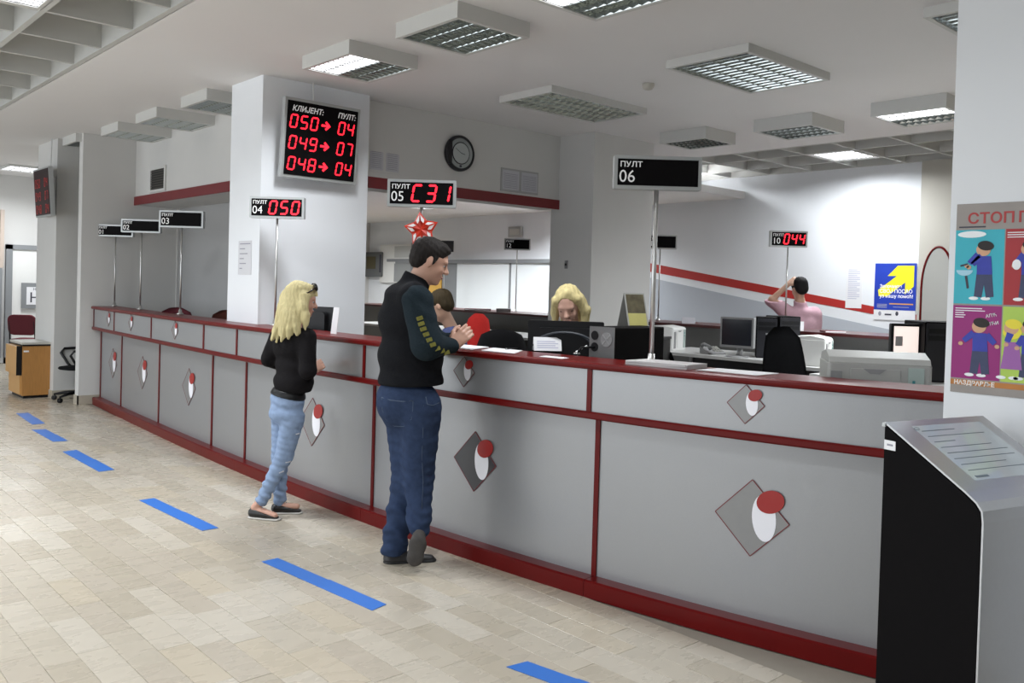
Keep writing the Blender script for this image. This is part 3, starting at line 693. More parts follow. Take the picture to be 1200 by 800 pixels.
for num, x, bx_, zt, zb, dg, w, lb in (('10', 925, 920, 270.5, 289, '044', .42, 'sign 10 showing red 044 on the back counter by the man in pink'),
                              ('11', 777, 771, 275, 291, None, .42, 'unlit sign 11 on the back counter half behind the pole of sign 06'),
                              ('12', 607, 604, 279.5, 293, None, .40, 'unlit sign 12 on the back counter above the blonde clerk\'s left')):
    b10 = {'10': (8.950, 5.316, 1.190), '11': (9.000, 7.179, 1.190), '12': (9.000, 9.937, 1.190)}[num]
    top = {'10': 2.289, '11': 2.297, '12': 2.311}[num]
    sign(lb, b10, num, top, top-.185 if num != '12' else top-.175, dg, w=w)
# paper star under sign 05
st = thing('paper_star', 'red and white folded paper star hanging under sign 05', 'ornament', (3.295, 4.551, 1.907), -YAW)
M_stred = mat('star_red', (.55, .03, .01), .4, noise=.3, nscale=25); M_stw = mat('star_white', (.75, .72, .72), .4)
for k in range(5):
    a = math.radians(90+72*k+8)
    d = Vector((math.cos(a), 0, math.sin(a))); n = Vector((-d.z, 0, d.x)); L, wd = .115, .042
    P0 = Vector((0, -.02, 0)); P1 = d*L*.45+n*wd; P2 = d*L; P3 = d*L*.45-n*wd; mid = d*L*.45+Vector((0, -.03, 0))
    mb = MB(); mb.add([P0, P1, P2, P3, mid, -P0*1.0], [(0, 1, 4), (1, 2, 4), (2, 3, 4), (3, 0, 4), (5, 1, 2, 3)])
    c_ = mb.build('star_point', M_stred, st)
    mb = MB(); i1 = d*L*.45+n*wd*.72+Vector((0, -.012, 0)); 
    q = lambda s, t, y: d*L*s+n*wd*t+Vector((0, y, 0))
    mb.add([q(.32, .45, -.030), q(.5, .62, -.022), q(.80, .1, -.020), q(.47, .12, -.036)], [(0, 1, 2, 3)]); mb.add([q(.32, -.45, -.030), q(.5, -.62, -.022), q(.80, -.1, -.020), q(.47, -.12, -.036)], [(0, 3, 2, 1)])
    mb.build('white_facet', M_stw, st)
MB().tube([(0, 0, .1), (0, .03, .125)], .002, 6).build('thread', M_white, st)

# ------------------------------------------------------------------ kiosk
K0 = Vector((2.762, 1.274, 0)); ka = math.radians(-14)
kk = thing('info_kiosk', 'black and silver information kiosk with a sloping touch screen at right', 'kiosk', tuple(K0), ka)
KW, KD, ZB, ZF, ZBot = .49, .335, 1.147, .957, .0
# local: x right along the width, y away; back-left corner at origin, front at y=-KD
side = [(0, 0), (0, ZB), (-KD+.05, ZF+.028+.0), (-KD+.02, ZF+.006), (-KD+.004, ZF-.014), (-KD, ZF-.04), (-KD, 0)]
for nm, xa, xb in (('left_side', 0, .012), ('right_side', KW-.012, KW)):
    mb = MB(); mb.prism(side, lambda u, v, t_: Vector((t_, u, v)), xa, xb); mb.build(nm, M_black, kk)
mb = MB(); shell = [(0, ZB), (-KD+.05, ZF+.028), (-KD+.02, ZF+.006), (-KD+.004, ZF-.014), (-KD, ZF-.04), (-KD, 0)]
n = len(shell); o_ = .008
vs = []
for u, v_ in shell:
    for x in (.0, KW): vs.append((x, u-.003 if v_ < ZF+.01 else u, v_+(.005 if v_ > ZF-.02 else 0)))
mb.add(vs, [(2*i, 2*i+1, 2*i+3, 2*i+2) for i in range(n-1)])
sh_ = mb.build('front_shell', mat('kiosk_silver', (.52, .53, .55), .34, metal=.6, noise=.03, nscale=80), kk, smooth=False)
so = sh_.modifiers.new('thick', 'SOLIDIFY'); so.thickness = .006
MB().box(.012, -.012, 0, KW-.012, 0, ZB-.004).build('back_panel', M_black, kk)
MB().box(-.004, -.004, ZB-.004, KW+.004, .008, ZB+.008).build('rear_lip', M_alu, kk)
sl = math.atan2(ZB-ZF-.028, KD-.05)
TS = Matrix.Translation((0, 0, ZB+.006)) @ Matrix.Rotation(sl, 4, 'X')    # slope plane: y from 0 to -L
L = (KD-.05)/math.cos(sl)
M_kscr = mat('kiosk_screen', (.36, .40, .42), .10, noise=.25, nscale=7, emit=.12, ecol=(.8, .9, 1.0))
MB().box(.085, -L+.035, .001, KW-.05, -.025, .004, TS).build('screen_bezel', M_grey, kk)
scn = MB().box(.090, -L+.039, .003, KW-.055, -.029, .0055, TS).build('screen', M_kscr, kk)
mb = MB()
for j in range(8): mb.box(.11, -.055-j*.027, .0055, .11+(.16, .28, .1, .25, .3, .3, .22, .28)[j], -.057-j*.027, .0065, TS)
mb.box(.11, -L+.05, .0055, .17, -L+.058, .0065, TS); mb.tube([TS @ Vector((.10+.012*math.cos(a), -.043+.006*math.sin(a), .006)) for a in np.linspace(0, 6.28, 12)], .0008, 5)
mb.build('screen_graphics', mat('kiosk_print', (.16, .20, .24), .4), kk)
MB().box(-.0045, -.045, ZB-.075, -.003, -.003, ZB-.045).build('label', M_paper, kk)
MB().box(-.0050, -.036, ZB-.062, -.0045, -.014, ZB-.056).build('label_print', M_ink, kk)
mb = MB(); mb.rbox(.33, -KD-.022, ZF-.165, .44, -KD-.004, ZF-.145, .006, axis='y'); mb.build('card_slot', M_dark2, kk)

# ------------------------------------------------------------------ back counter and desks behind
BX = lambda y: 8.33+.011*(y-5)**2 if y < 5 else 8.36+.028*(y-5)
bc = thing('back_counter', 'long grey back counter with a thin dark red top', 'counter', (0, 0, 0))
ys = [2.9+.6*k for k in range(20)]
def bsw(o0, o1, z0, z1, name, m_):
    mb = MB(); vs = []
    for y in ys: vs += [(BX(y)+o0, y, z0), (BX(y)+o0, y, z1), (BX(y)+o1, y, z1), (BX(y)+o1, y, z0)]
    fs = [(0, 1, 2, 3)]
    for i in range(len(ys)-1):
        for j in range(4): fs.append((i*4+j, i*4+(j+1) % 4, i*4+4+(j+1) % 4, i*4+4+j))
    fs.append(tuple(len(ys)*4-4+j for j in range(4)))
    return mb.add(vs, fs).build(name, m_, bc)
bsw(0, .8, 1.16, 1.19, 'top', mat('dark_red_top', (.06, .008, .008), .3)); bsw(.05, .12, 0, 1.16, 'inner_board', mat('inner_grey', (.13, .13, .125), .6, noise=.05)); bsw(.72, .78, 0, 1.16, 'outer_board', M_panel)
def desk(label, x0, y0, x1, y1, z, zf=0, name='desk', t=.03):
    o = thing(name, label, 'desk', ((x0+x1)/2, (y0+y1)/2, zf)); a, b_ = (x1-x0)/2, (y1-y0)/2
    MB().box(-a, -b_, z-t-zf, a, b_, z-zf).build('desktop', M_desk, o)
    for sx in (-1, 1):
        for sy in (-1, 1): MB().box(sx*(a-.04)-.02, sy*(b_-.04)-.02, 0, sx*(a-.04)+.02, sy*(b_-.04)+.02, z-t-zf).build('leg', M_grey, o)
    MB().box(a-.04, -b_+.06, z-t-zf-.35, a-.025, b_-.06, z-t-zf).build('modesty_panel', M_dark2, o)
    return o
desk('pale long desk along the back counter between the chairs', 7.25, 4.15, 8.2, 6.05, .94)
desk('pale desk holding the white printer by the back counter', 7.0, 3.05, 8.2, 4.1, .94)
desk('pale desk at the right with the bright screen', 6.0, 2.2, 6.98, 3.35, .98)
desk('pale desk along the back counter behind the red chair', 7.4, 7.25, 8.3, 12.2, .94)
desk('desk behind the counter under the clerk\'s monitor', 3.62, 3.0, 4.05, 4.75, .93, .2)
desk('desk behind the counter under the big laser printer', 3.86, 1.45, 4.55, 2.75, .93, .2)

# ------------------------------------------------------------------ office machines
def tower(label, loc, rz, w=.18, d=.45, h_=.42, rear=False, face_m=None):
    o = thing('computer_tower', label, 'computer', loc, rz)
    MB().rbox(-w/2, -d/2, 0, w/2, d/2, h_, .008, axis='y').build('case', M_black, o)
    if rear:
        MB().box(-w/2, -d/2-.004, 0, w/2, -d/2, h_).build('rear_plate', mat('rear_plate_grey', (.20, .20, .20), .4, metal=.5), o)
        RX = Matrix.Translation((.035, -d/2-.004, h_-.07)) @ Matrix.Rotation(math.pi/2, 4, 'X')
        MB().lathe([(.04, 0), (.04, .004), (.03, .004)], n=20, M=RX).build('fan', M_grey, o)
        for k in range(4): MB().box(.002, -.003, .0045, .038, .003, .006, RX @ Matrix.Rotation(math.pi/4+k*math.pi/2, 4, 'Z')).build('fan_blade', mat('fan_grey', (.32, .32, .32), .5), o)
        for dz in (.05, .115): MB().lathe([(.026, 0), (.026, .003), (.01, .003)], n=16, M=Matrix.Translation((-.05, -d/2-.004, h_-dz)) @ Matrix.Rotation(math.pi/2, 4, 'X')).build('socket', M_dark, o)
        MB().box(-w/2+.01, -d/2-.007, .05, -.02, -d/2-.004, .22).build('ports', mat('port_green', (.12, .2, .17), .5, noise=.5, nscale=40), o)
        mb = MB()
        for k in range(6): mb.box(-.01, -d/2-.006, .04+k*.028, w/2-.015, -d/2-.004, .058+k*.028)
        mb.build('slot_cover', M_alu, o)
        MB().tube([(-.045, -d/2, h_-.115), (-.09, -d/2-.07, h_-.12), (-.16, -d/2-.08, h_-.2), (-.2, -d/2-.05, h_-.33)], .007, 8).build('cable', M_dark, o, smooth=True)
    else:
        MB().rbox(-w/2+.008, -d/2-.012, .01, w/2-.008, -d/2, h_-.01, .01, axis='y').build('front_cover', M_dark2, o)
        for k in range(2): MB().box(-w/2+.02, -d/2-.016, h_-.08-.05*k, w/2-.02, -d/2-.012, h_-.045-.05*k).build('drive_door', M_dark, o)
        MB().box(-.01, -d/2-.015, h_-.17, .01, -d/2-.012, h_-.155).build('power_button', M_steel, o)
    return o
def monitor(label, loc, rz, w=.42, h_=.30, lift=.12, m_face=None, m_case=None, screen_on=False):
    o = thing('monitor', label, 'monitor', loc, rz); mc = m_case or M_dark
    MB().rbox(-w/2, -.03, lift, w/2, .012, lift+h_, .01, axis='y').build('bezel', mc, o)
    MB().box(-w/2+.02, -.033, lift+.025, w/2-.02, -.03, lift+h_-.02).build('screen', m_face or M_screen, o)
    MB().rbox(-w*.38, .012, lift+.04, w*.38, .05, lift+h_-.04, .03, axis='y').build('back_cover', mc, o)
    MB().tube([(0, .02, lift+.08), (0, .05, .05), (0, .03, .01)], [.028, .028, .03], 10).build('stand', mc, o, smooth=True)
    MB().lathe([(.11, 0), (.11, .008), (.04, .018)], n=24).build('foot', mc, o, smooth=True)
    return o
def printer(label, loc, rz, w=.45, d=.4, h_=.34, m_=None, big=False):
    o = thing('printer', label, 'printer', loc, rz); m_ = m_ or M_beige
    MB().rbox(-w/2, -d/2, 0, w/2, d/2, h_*.86, .02, axis='z').build('body', m_, o, bevel=.004)
    mb = MB(); top = [(-d/2+.0, h_*.86), (-d/2+.02, h_*.93), (-.02, h_), (d/2-.02, h_*.95), (d/2, h_*.86)]
    mb.prism(top, lambda u, v, t_: Vector((t_, u, v)), -w/2+.006, w/2-.006); mb.build('lid', m_, o, bevel=.003)
    MB().box(-w/2+.10, -d/2-.006, h_*.1, w*.2, -d/2, h_*.80).build('front_flap', m_, o, bevel=.002)
    mb = MB(); mb.prism([(-.07, h_*.80), (.03, h_*.80), (-.0, h_*.74), (-.04, h_*.74)], lambda u, v, t_: Vector((u, -d/2-.006-t_, v)), 0, .002); mb.build('flap_grip', M_grey, o)
    MB().box(-w/2+.015, -d/2-.004, .02, -w/2+.065, -d/2, h_*.76).build('side_vent', M_grey, o)
    MB().box(w*.27, -d/2-.005, .02, w*.42, -d/2, h_*.83).build('control_panel', mat('printer_panel', (.36, .43, .40), .4), o)
    for k in range(2): MB().box(w*.31, -d/2-.008, h_*.55+k*.03, w*.335, -d/2-.005, h_*.6+k*.03).build('button', mat('teal_button', (.05, .22, .24), .4), o)
    mb = MB()
    for k in range(6): mb.box(w/2, -.02, h_*.35+k*.02, w/2+.002, .08, h_*.36+k*.02)
    mb.build('vent_slots', M_grey, o)
    return o
def office_chair(label, loc, rz, fab, zf=0, w=.44, seat_z=.47, back_h=.42, arms=False, mb_=None, back_z=.16, tilt=8):
    o = thing('office_chair', label, 'chair', loc, rz)
    mb = MB(); pr = [(.0, .012), (.16, .012), (.22, .02), (.235, .035), (.22, .052), (.16, .06), (0, .06)]
    S = Matrix.Translation((0, 0, seat_z-.05)) @ Matrix.Diagonal((w/.47, .95, 1, 1)); mb.lathe(pr, n=28, M=S); mb.build('seat', fab, o, smooth=True)
    T = Matrix.Translation((0, .20, seat_z+back_z)) @ Matrix.Rotation(math.radians(-tilt), 4, 'X')
    mb = MB(); nu, nv = 12, 10; vs = []
    for side in (0, 1):
        for i in range(nu+1):
            for j in range(nv+1):
                u = -1+2*i/nu; v = j/nv; ww = w/2*(.82+.18*math.sin(math.pi*min(1, v*1.2)))*(1 if v < .8 else math.sqrt(max(.0, 1-((v-.8)/.2)**2))*.55+.45)
                e = (1-abs(u)**6)*(1-abs(2*v-1)**6)
                y = -.05*(1-u*u)+.05 + (.022 if side == 0 else -.022)*e
                vs.append(T @ Vector((u*ww, y, v*back_h)))
    N = (nu+1)*(nv+1); ix = lambda s, i, j: s*N+i*(nv+1)+j; fs = []
    for s_ in (0, 1):
        for i in range(nu):
            for j in range(nv): fs.append((ix(s_, i, j), ix(s_, i+1, j), ix(s_, i+1, j+1), ix(s_, i, j+1)))
    for i in range(nu): fs += [(ix(0, i, 0), ix(0, i+1, 0), ix(1, i+1, 0), ix(1, i, 0)), (ix(0, i, nv), ix(0, i+1, nv), ix(1, i+1, nv), ix(1, i, nv))]
    for j in range(nv): fs += [(ix(0, 0, j), ix(0, 0, j+1), ix(1, 0, j+1), ix(1, 0, j)), (ix(0, nu, j), ix(0, nu, j+1), ix(1, nu, j+1), ix(1, nu, j))]
    mb.add(vs, fs); mb.build('backrest', fab, o, smooth=True)
    MB().tube([(0, .0, seat_z-.05), (0, .22, seat_z-.04), (0, .27, seat_z+.04), (0, .27, seat_z+back_z+.1)], .016, 8).build('back_support', M_dark, o, smooth=True)
    MB().tube([(0, 0, .08), (0, 0, .22), (0, 0, seat_z-.04)], [.03, .022, .02], 10).build('column', M_dark, o, smooth=True)
    for k in range(5):
        a = math.radians(72*k+18); c_, s_ = math.cos(a), math.sin(a)
        l_ = MB().tube([(0, 0, .10), (c_*.15, s_*.15, .095), (c_*.28, s_*.28, .07)], [.026, .02, .014], 8).build('base_leg', M_dark, o, smooth=True)
        mb = MB(); Rw = Matrix.Translation((c_*.28, s_*.28, .028)) @ Matrix.Rotation(a, 4, 'Z') @ Matrix.Rotation(math.pi/2, 4, 'X')
        mb.lathe([(.02, -.022), (.028, -.018), (.028, -.005), (.02, 0), (.028, .005), (.028, .018), (.02, .022)], n=14, M=Rw); mb.box(c_*.28-.006, s_*.28-.006, .03, c_*.28+.006, s_*.28+.006, .075); mb.build('caster', M_dark, l_)
    if arms:
        for s_ in (-1, 1):
            MB().tube([(s_*.20, .10, seat_z-.03), (s_*.27, .1, seat_z+.02), (s_*.28, .12, seat_z+.17), (s_*.275, .05, seat_z+.215), (s_*.27, -.10, seat_z+.21), (s_*.27, -.14, seat_z+.16), (s_*.25, -.06, seat_z+.02), (s_*.2, -.02, seat_z-.03)], .016, 8).build('armrest', M_dark, o, smooth=True)
    return o
def card(name, label, cat, loc, rz, w, h_, lean=15, m_=None, lines=0, tent=True):
    o = thing(name, label, cat, loc, rz); m_ = m_ or M_paper
    T1 = Matrix.Rotation(math.radians(-lean), 4, 'X')
    MB().box(-w/2, -.001, 0, w/2, .001, h_, T1).build('front_sheet', m_, o)
    if tent:
        dy = 2*h_*math.sin(math.radians(lean)); T2 = Matrix.Translation((0, dy, 0)) @ Matrix.Rotation(math.radians(lean), 4, 'X')
        MB().box(-w/2, -.001, 0, w/2, .001, h_, T2).build('rear_sheet', m_, o)
    if lines:
        mb = MB()
        for k in range(lines): mb.box(-w*.38, -.0018, h_*(.2+.6*k/lines), w*(.38-.1*(k % 2)), -.001, h_*(.2+.6*k/lines)+.006, T1)
        mb.build('printed_lines', mat('pale_ink', (.5, .5, .62), .7), o)
    return o
D_ = -YAW
monitor('black monitor seen from behind in front of the blonde clerk', (3.720, 3.655, 0.930), D_+math.pi-.12, .45, .30, .135)
for s_, r_ in ((.19, .008), (.165, .005)): MB().tube([(s_*math.cos(a), .056, .27+.10*math.sin(a)) for a in np.linspace(.15, math.pi-.15, 15)], r_, 6).build('back_ridge', mat('ridge_grey', (.05, .055, .065), .3), bpy.data.objects['monitor'])
MB().box(-.08, .051, .20, -.03, .056, .23).build('label', M_paperg, bpy.data.objects['monitor'])
tower('black computer tower with silver rear and fan beside the clerk\'s monitor', (3.860, 3.296, 0.930), D_-.80, rear=True, h_=.42)
cal = card('desk_calendar', 'standing desk calendar with a landscape picture beside the sign 06 pole', 'calendar', (4.200, 3.486, 1.275), D_+.45, .15, .28, 17, mat('calendar_grey', (.36, .36, .34), .6))
T1 = Matrix.Rotation(math.radians(-17), 4, 'X')
MB().box(-.065, -.003, .15, .065, -.0012, .27, T1).build('picture', mat('calendar_picture', (.10, .085, .05), .5, noise=.8, nscale=25), cal)
MB().box(-.065, -.003, .07, .065, -.0012, .148, T1).build('month_sheet', mat('calendar_yellow', (.5, .46, .16), .6, noise=.1), cal)
MB().box(-.065, -.003, .01, .065, -.0012, .068, T1).build('foot_sheet', M_paper, cal)
bx_ = thing('document_box', 'low black box on the desk under the standing calendar', 'box', (4.240, 3.512, 0.930), D_-.45)
MB().box(-.14, -.10, 0, .14, .18, .33).build('body', M_dark, bx_, bevel=.004); MB().box(-.145, -.105, .33, .145, .185, .344).build('lid', M_dark2, bx_)
card('name_card', 'white folded card with print on the counter before the black monitor', 'card', (3.585, 3.666, 1.190), D_+.1, .165, .085, 24, lines=4)
card('name_card', 'small white card on the counter behind the blonde woman\'s hair', 'card', (3.611, 7.068, 1.190), D_, .10, .05, 20)
card('name_card', 'small grey-violet card standing on the back counter top', 'card', (8.600, 6.394, 1.190), D_, .16, .075, 15, M_paperg)
card('name_card', 'small white card by the man in pink at the back counter', 'card', (8.420, 4.840, 1.190), D_-.3, .10, .10, 10)
def sheets(label, pts, t, name='paper_sheet', m_=None, n=1, cat='papers'):
    c = Vector((sum(p[0] for p in pts)/4, sum(p[1] for p in pts)/4, pts[0][2])); o = thing(name, label, cat, tuple(c)); o_k = random.Random(len(pts)+int(c.x*100))
    for k in range(n):
        a = o_k.uniform(-.06, .06) if n > 1 else 0; P = [((p[0]-c.x), (p[1]-c.y)) for p in pts]; P = [(u*math.cos(a)-v*math.sin(a), u*math.sin(a)+v*math.cos(a)) for u, v in P]
        mb = MB(); mb.prism(P, lambda u, v, z: Vector((u, v, z)), t*k/n+.0002, t*(k+1)/n); mb.build('sheet', m_ or M_paper, o)
    return o
def ledge_quad(y0, y1, o0=.02, o1=.24, skew=0):
    out = []
    for y, o_ in ((y0, o0), (y0+skew, o1), (y1+skew, o1), (y1, o0)):
        t, nn = cdir(y); p = Vector((cx(y), y, 1.19))-nn*o_; out.append((p.x, p.y, 1.1905))
    return out
sheets('white sheets on the counter under the man\'s hands', ledge_quad(4.08, 3.86, .03, .25, .1), .006, n=3)
sheets('white sheet with a fold on the counter left of the white card', ledge_quad(3.80, 3.56, .03, .25, .12), .004, n=2)
sheets('flat white sheet on the counter in front of the white folded card', ledge_quad(3.36, 3.20, .02, .10, .02), .002)
sheets('thick stack of pale printed sheets at the foot of the sign 06 pole', ledge_quad(2.83, 2.50, .04, .22, -.02), .022, n=6, name='paper_stack', m_=mat('stack_paper', (.55, .53, .53), .6))
sheets('white sheet on the counter right of the paper stack', ledge_quad(2.46, 2.16, .06, .24, -.03), .003, n=2)
pen = thing('pen', 'dark pen lying on the papers beside the man\'s hands', 'pen', (3.394, 3.768, 1.198), .3)
MB().tube([(-.06, 0, .004), (.05, 0, .004), (.065, 0, .004)], [.004, .004, .001], 8).build('barrel', M_dark, pen); MB().tube([(-.068, 0, .004), (-.06, 0, .004)], .0045, 8).build('cap', M_grey, pen)
tp = thing('pen_holder', 'small clear pen holder with a white pen before the computer tower', 'pen holder', (3.562, 3.409, 1.190), 0)
MB().lathe([(.02, 0), (.02, .006), (.008, .012), (.006, .02)], n=16).build('base', M_steel, tp, smooth=True); MB().tube([(0, 0, .015), (.05, -.03, .05)], .004, 8).build('pen', M_white, tp)
# right part
office_chair('black office chair with tall curved back behind the counter at right', (5.150, 2.881, 0.200), D_+2.3, M_blackfab, w=.31, back_h=.58, seat_z=.50, back_z=.09)
office_chair('black office chair half hidden behind the computer tower', (4.750, 3.605, 0.200), D_+2.4, M_blackfab, w=.36, back_h=.42, seat_z=.50, back_z=.10)
monitor('grey framed monitor with dark screen turned to the left on the long desk', (7.400, 4.905, 0.940), D_-.75, .36, .30, .09, m_case=M_grey)
tower('wide black computer case behind the tall chair on the long desk', (7.700, 4.779, 0.940), D_-.25, w=.20, d=.34, h_=.40)
tower('black box standing right of the wide computer case behind the chair', (7.950, 4.749, 0.940), D_+.1, w=.22, d=.34, h_=.41)
printer('white printer between the tall chair and the big laser printer', (7.250, 4.030, 0.940), D_+1.0, .28, .30, .27, M_white)
printer('white printer behind the black chair next to the sign 06 pole', (7.600, 5.957, 0.940), D_+1.0, .36, .34, .26, M_white)
printer('big grey laser printer at the right end of the counter', (4.030, 1.924, 0.930), D_-.22, .45, .30, .375, mat('laser_grey', (.36, .36, .34), .4, noise=.03))
ph = thing('desk_telephone', 'grey desk telephone on the long pale desk', 'telephone', (7.500, 5.266, 0.940), D_+.3)
MB().add([(-.1, -.09, 0), (.1, -.09, 0), (.1, .09, 0), (-.1, .09, 0), (-.1, -.09, .02), (.1, -.09, .02), (.1, .09, .07), (-.1, .09, .07)], [(0, 1, 2, 3), (4, 5, 6, 7), (0, 1, 5, 4), (1, 2, 6, 5), (2, 3, 7, 6), (3, 0, 4, 7)]).build('base', M_grey, ph, bevel=.004)
MB().tube([(-.07, -.08, .06), (-.075, -.04, .085), (-.075, .04, .10), (-.07, .08, .085)], [.022, .014, .014, .022], 8).build('handset', M_grey, ph, smooth=True)
mb = MB(); [mb.box(-.01+.03*i, -.06+.03*j, .03+.012*j, .01+.03*i, -.04+.03*j, .04+.012*j) for i in range(3) for j in range(4)]; mb.build('keys', M_beige, ph)
sc_ = mat('bright_screen', (.9, .85, .8), .3, emit=.85, ecol=(1.0, .83, .76))
mo = monitor('monitor with a bright pinkish white screen at the right', (6.250, 2.766, 0.980), D_-.05, .21, .34, .06, m_face=sc_)
MB().box(-.075, -.035, .24, -.025, -.0335, .31).build('screen_window', mat('screen_grey', (.4, .38, .38), .4), mo)
tower('large black computer case right of the bright screen', (6.500, 2.632, 0.980), D_-.1, w=.34, d=.42, h_=.42)
cb_ = thing('cable_loop', 'grey cable loop standing beside the white printer', 'cable', (7.600, 4.029, 0.940), D_)
MB().tube([(-.05, 0, .003), (-.045, 0, .10), (0, 0, .14), (.045, 0, .10), (.05, 0, .003)], .005, 8).build('loop', M_white, cb_, smooth=True)
# left things on the counter
mw = monitor('black monitor seen from behind beside the blonde woman\'s face', (3.500, 6.274, 1.000), D_+math.pi-.5, .42, .34, .02)
bs = thing('monitor_shelf', 'low shelf behind the counter under the black monitor by the pillar', 'shelf', (3.500, 6.224, 0.000), D_)
MB().box(-.22, -.15, .97, .22, .15, 1.0).build('board', M_desk, bs); [MB().box(x-.02, -.12, 0, x+.02, .12, .97).build('leg', M_grey, bs) for x in (-.19, .19)]
card('document', 'white upright sheet leaning against the monitor by the pillar', 'document', (3.221, 5.477, 1.190), D_-.9, .09, .19, 6, tent=False)
hs = thing('desk_lamp_head', 'small black device peeking left of the blonde woman\'s hair', 'device', (3.420, 6.677, 1.155), D_)
MB().rbox(-.03, -.02, 0, .03, .02, .13, .01, axis='z').build('body', M_dark, hs); MB().tube([(0, 0, .12), (.0, 0, .18)], .008, 8).build('stalk', M_dark, hs)
office_chair('dark red office chair whose top shows behind the counter by sign 03', (3.750, 9.491, 0.000), D_+math.pi, M_maroon, w=.40, seat_z=.55, back_h=.40, back_z=.30)
office_chair('brown office chair whose top shows left of the pillar', (3.800, 8.566, 0.000), D_+math.pi+.3, mat('brown_fabric', (.09, .02, .012), .9), w=.34, seat_z=.55, back_h=.40, back_z=.31)
office_chair('bright red office chair behind the standing man\'s hands', (4.850, 5.942, 0.200), D_-.2, M_redfab, w=.25, back_h=.46, seat_z=.56, back_z=.10)
office_chair('low black office chair right of the bright red one', (4.550, 5.093, 0.200), D_+.2, M_blackfab, w=.44, back_h=.38, seat_z=.53, back_z=.11)
fo = thing('folder', 'dark red flat folder on the back counter left of sign 12', 'folder', (8.700, 10.476, 1.190), D_); MB().box(-.2, -.1, 0, .2, .1, .03).build('cover', mat('folder_red', (.12, .04, .04), .6), fo); MB().box(-.195, -.103, .006, .19, -.1, .024).build('pages', M_paper, fo)
gb = thing('card_file', 'grey box on the back counter left of the sign 12 pole', 'box', (8.700, 9.873, 1.190), D_); MB().box(-.11, -.06, 0, .11, .06, .05).build('body', M_grey, gb, bevel=.003); MB().box(-.112, -.062, .044, .112, .062, .056).build('lid', M_paperg, gb)
rb = thing('book', 'flat red book on the back counter right of the man in pink', 'book', (8.500, 4.509, 1.190), D_); MB().box(-.1, -.08, 0, .12, .08, .02).build('cover', M_redband, rb); MB().box(-.095, -.083, .004, .115, -.08, .016).build('pages', M_paper, rb)

# ------------------------------------------------------------------ far left furniture
cbn = thing('wooden_cabinet', 'small oak office cabinet with pale top standing at the far left', 'cabinet', (2.745, 12.258, 0.000), 0)
cbn.location = (2.755, 12.15, 0); Wc = .325; Dc = .62
MB().box(0, .0, .035, Wc, Dc, .66).build('body', M_wood, cbn)
MB().box(-.01, -.015, .675, Wc+.01, Dc, .70).build('top', M_beige, cbn); MB().box(-.008, -.01, .655, Wc+.008, Dc, .675).build('top_edge', M_dark, cbn)
MB().box(.02, .02, 0, Wc-.02, Dc-.02, .035).build('plinth', M_dark, cbn)
MB().box(-.06, .03, .30, 0, Dc-.02, .65).build('drawer', M_woodl, cbn); MB().box(-.02, .04, .05, 0, Dc-.02, .29).build('drawer', M_woodl, cbn)
MB().box(-.062, .025, .29, -.0, .035, .655).build('drawer_edge', M_dark, cbn)
MB().box(.01, -.002, .58, .07, 0, .60).build('label', M_paper, cbn)
oc = office_chair('black office chair half hidden behind the end pier', (3.27, 11.70, 0), D_-.9, M_blackfab, w=.40, arms=True, seat_z=.42, back_h=.4)
def visitor_chair(label, loc, rz, fab):
    o = thing('visitor_chair', label, 'chair', loc, rz)
    MB().rbox(-.23, -.22, .42, .23, .22, .48, .06, axis='z').build('seat', fab, o, bevel=.01)
    T = Matrix.Translation((0, .22, .55)) @ Matrix.Rotation(math.radians(-10), 4, 'X'); MB().rbox(-.22, -.02, 0, .22, .02, .34, .09, axis='y', M=T).build('backrest', fab, o, bevel=.008)
    for s in (-1, 1):
        MB().tube([(s*.2, -.2, .42), (s*.21, -.23, 0.0)], .012, 8).build('leg', M_dark, o); MB().tube([(s*.21, .25, 0), (s*.2, .22, .45), (s*.19, .27, .78)], .012, 8).build('leg', M_dark, o)
    return o
visitor_chair('dark red visitor chair behind the wooden cabinet at the far left', (3.775, 16.268, 0.000), D_+.1+math.pi, M_maroon)
# ------------------------------------------------------------------ figures: smooth implicit bodies, meshed once
def A3(*v): return np.array(v, dtype=np.float64)
def yawm(deg):
    a = math.radians(deg); return np.array([[math.cos(a), -math.sin(a), 0], [math.sin(a), math.cos(a), 0], [0, 0, 1.]])
def headframe(fwd, roll=0.0):      # columns: forward, left, up
    f = np.array(fwd, float); f /= np.linalg.norm(f); l = np.cross([0, 0, 1.], f); l /= np.linalg.norm(l); u = np.cross(f, l)
    r = math.radians(roll); l2 = l*math.cos(r)+u*math.sin(r); u2_ = u*math.cos(r)-l*math.sin(r); return np.array([f, l2, u2_]).T
def E_(c, r, R=None, k=None): return ('e', np.array(c, float), np.array(r, float), R, k)
def K_(a, b, ra, rb, k=None, flat=None): return ('c', np.array(a, float), np.array(b, float), ra, rb, k, flat)   # flat=(unit axis, factor)
def prim_d(P, p):
    if p[0] == 'e':
        q = P-p[1]
        if p[3] is not None: q = q @ p[3]
        k0 = np.sqrt(((q/p[2])**2).sum(1)); k1 = np.sqrt(((q/(p[2]**2))**2).sum(1))+1e-9
        return k0*(k0-1.0)/k1
    a, b = p[1], p[2]; q = P; s = 1.0
    if p[6] is not None:
        ax = np.array(p[6][0], float); ax /= np.linalg.norm(ax); s = p[6][1]; f = (1/s-1)
        mid = (a+b)/2
        q = P+((P-mid) @ ax)[:, None]*ax*f
        a = a+((a-mid) @ ax)*ax*f; b = b+((b-mid) @ ax)*ax*f
    d = b-a; t = np.clip(((q-a) @ d)/max(1e-9, d @ d), 0, 1)
    return (np.sqrt(((q-a-t[:, None]*d)**2).sum(1))-(p[3]+(p[4]-p[3])*t))*min(1.0, s)
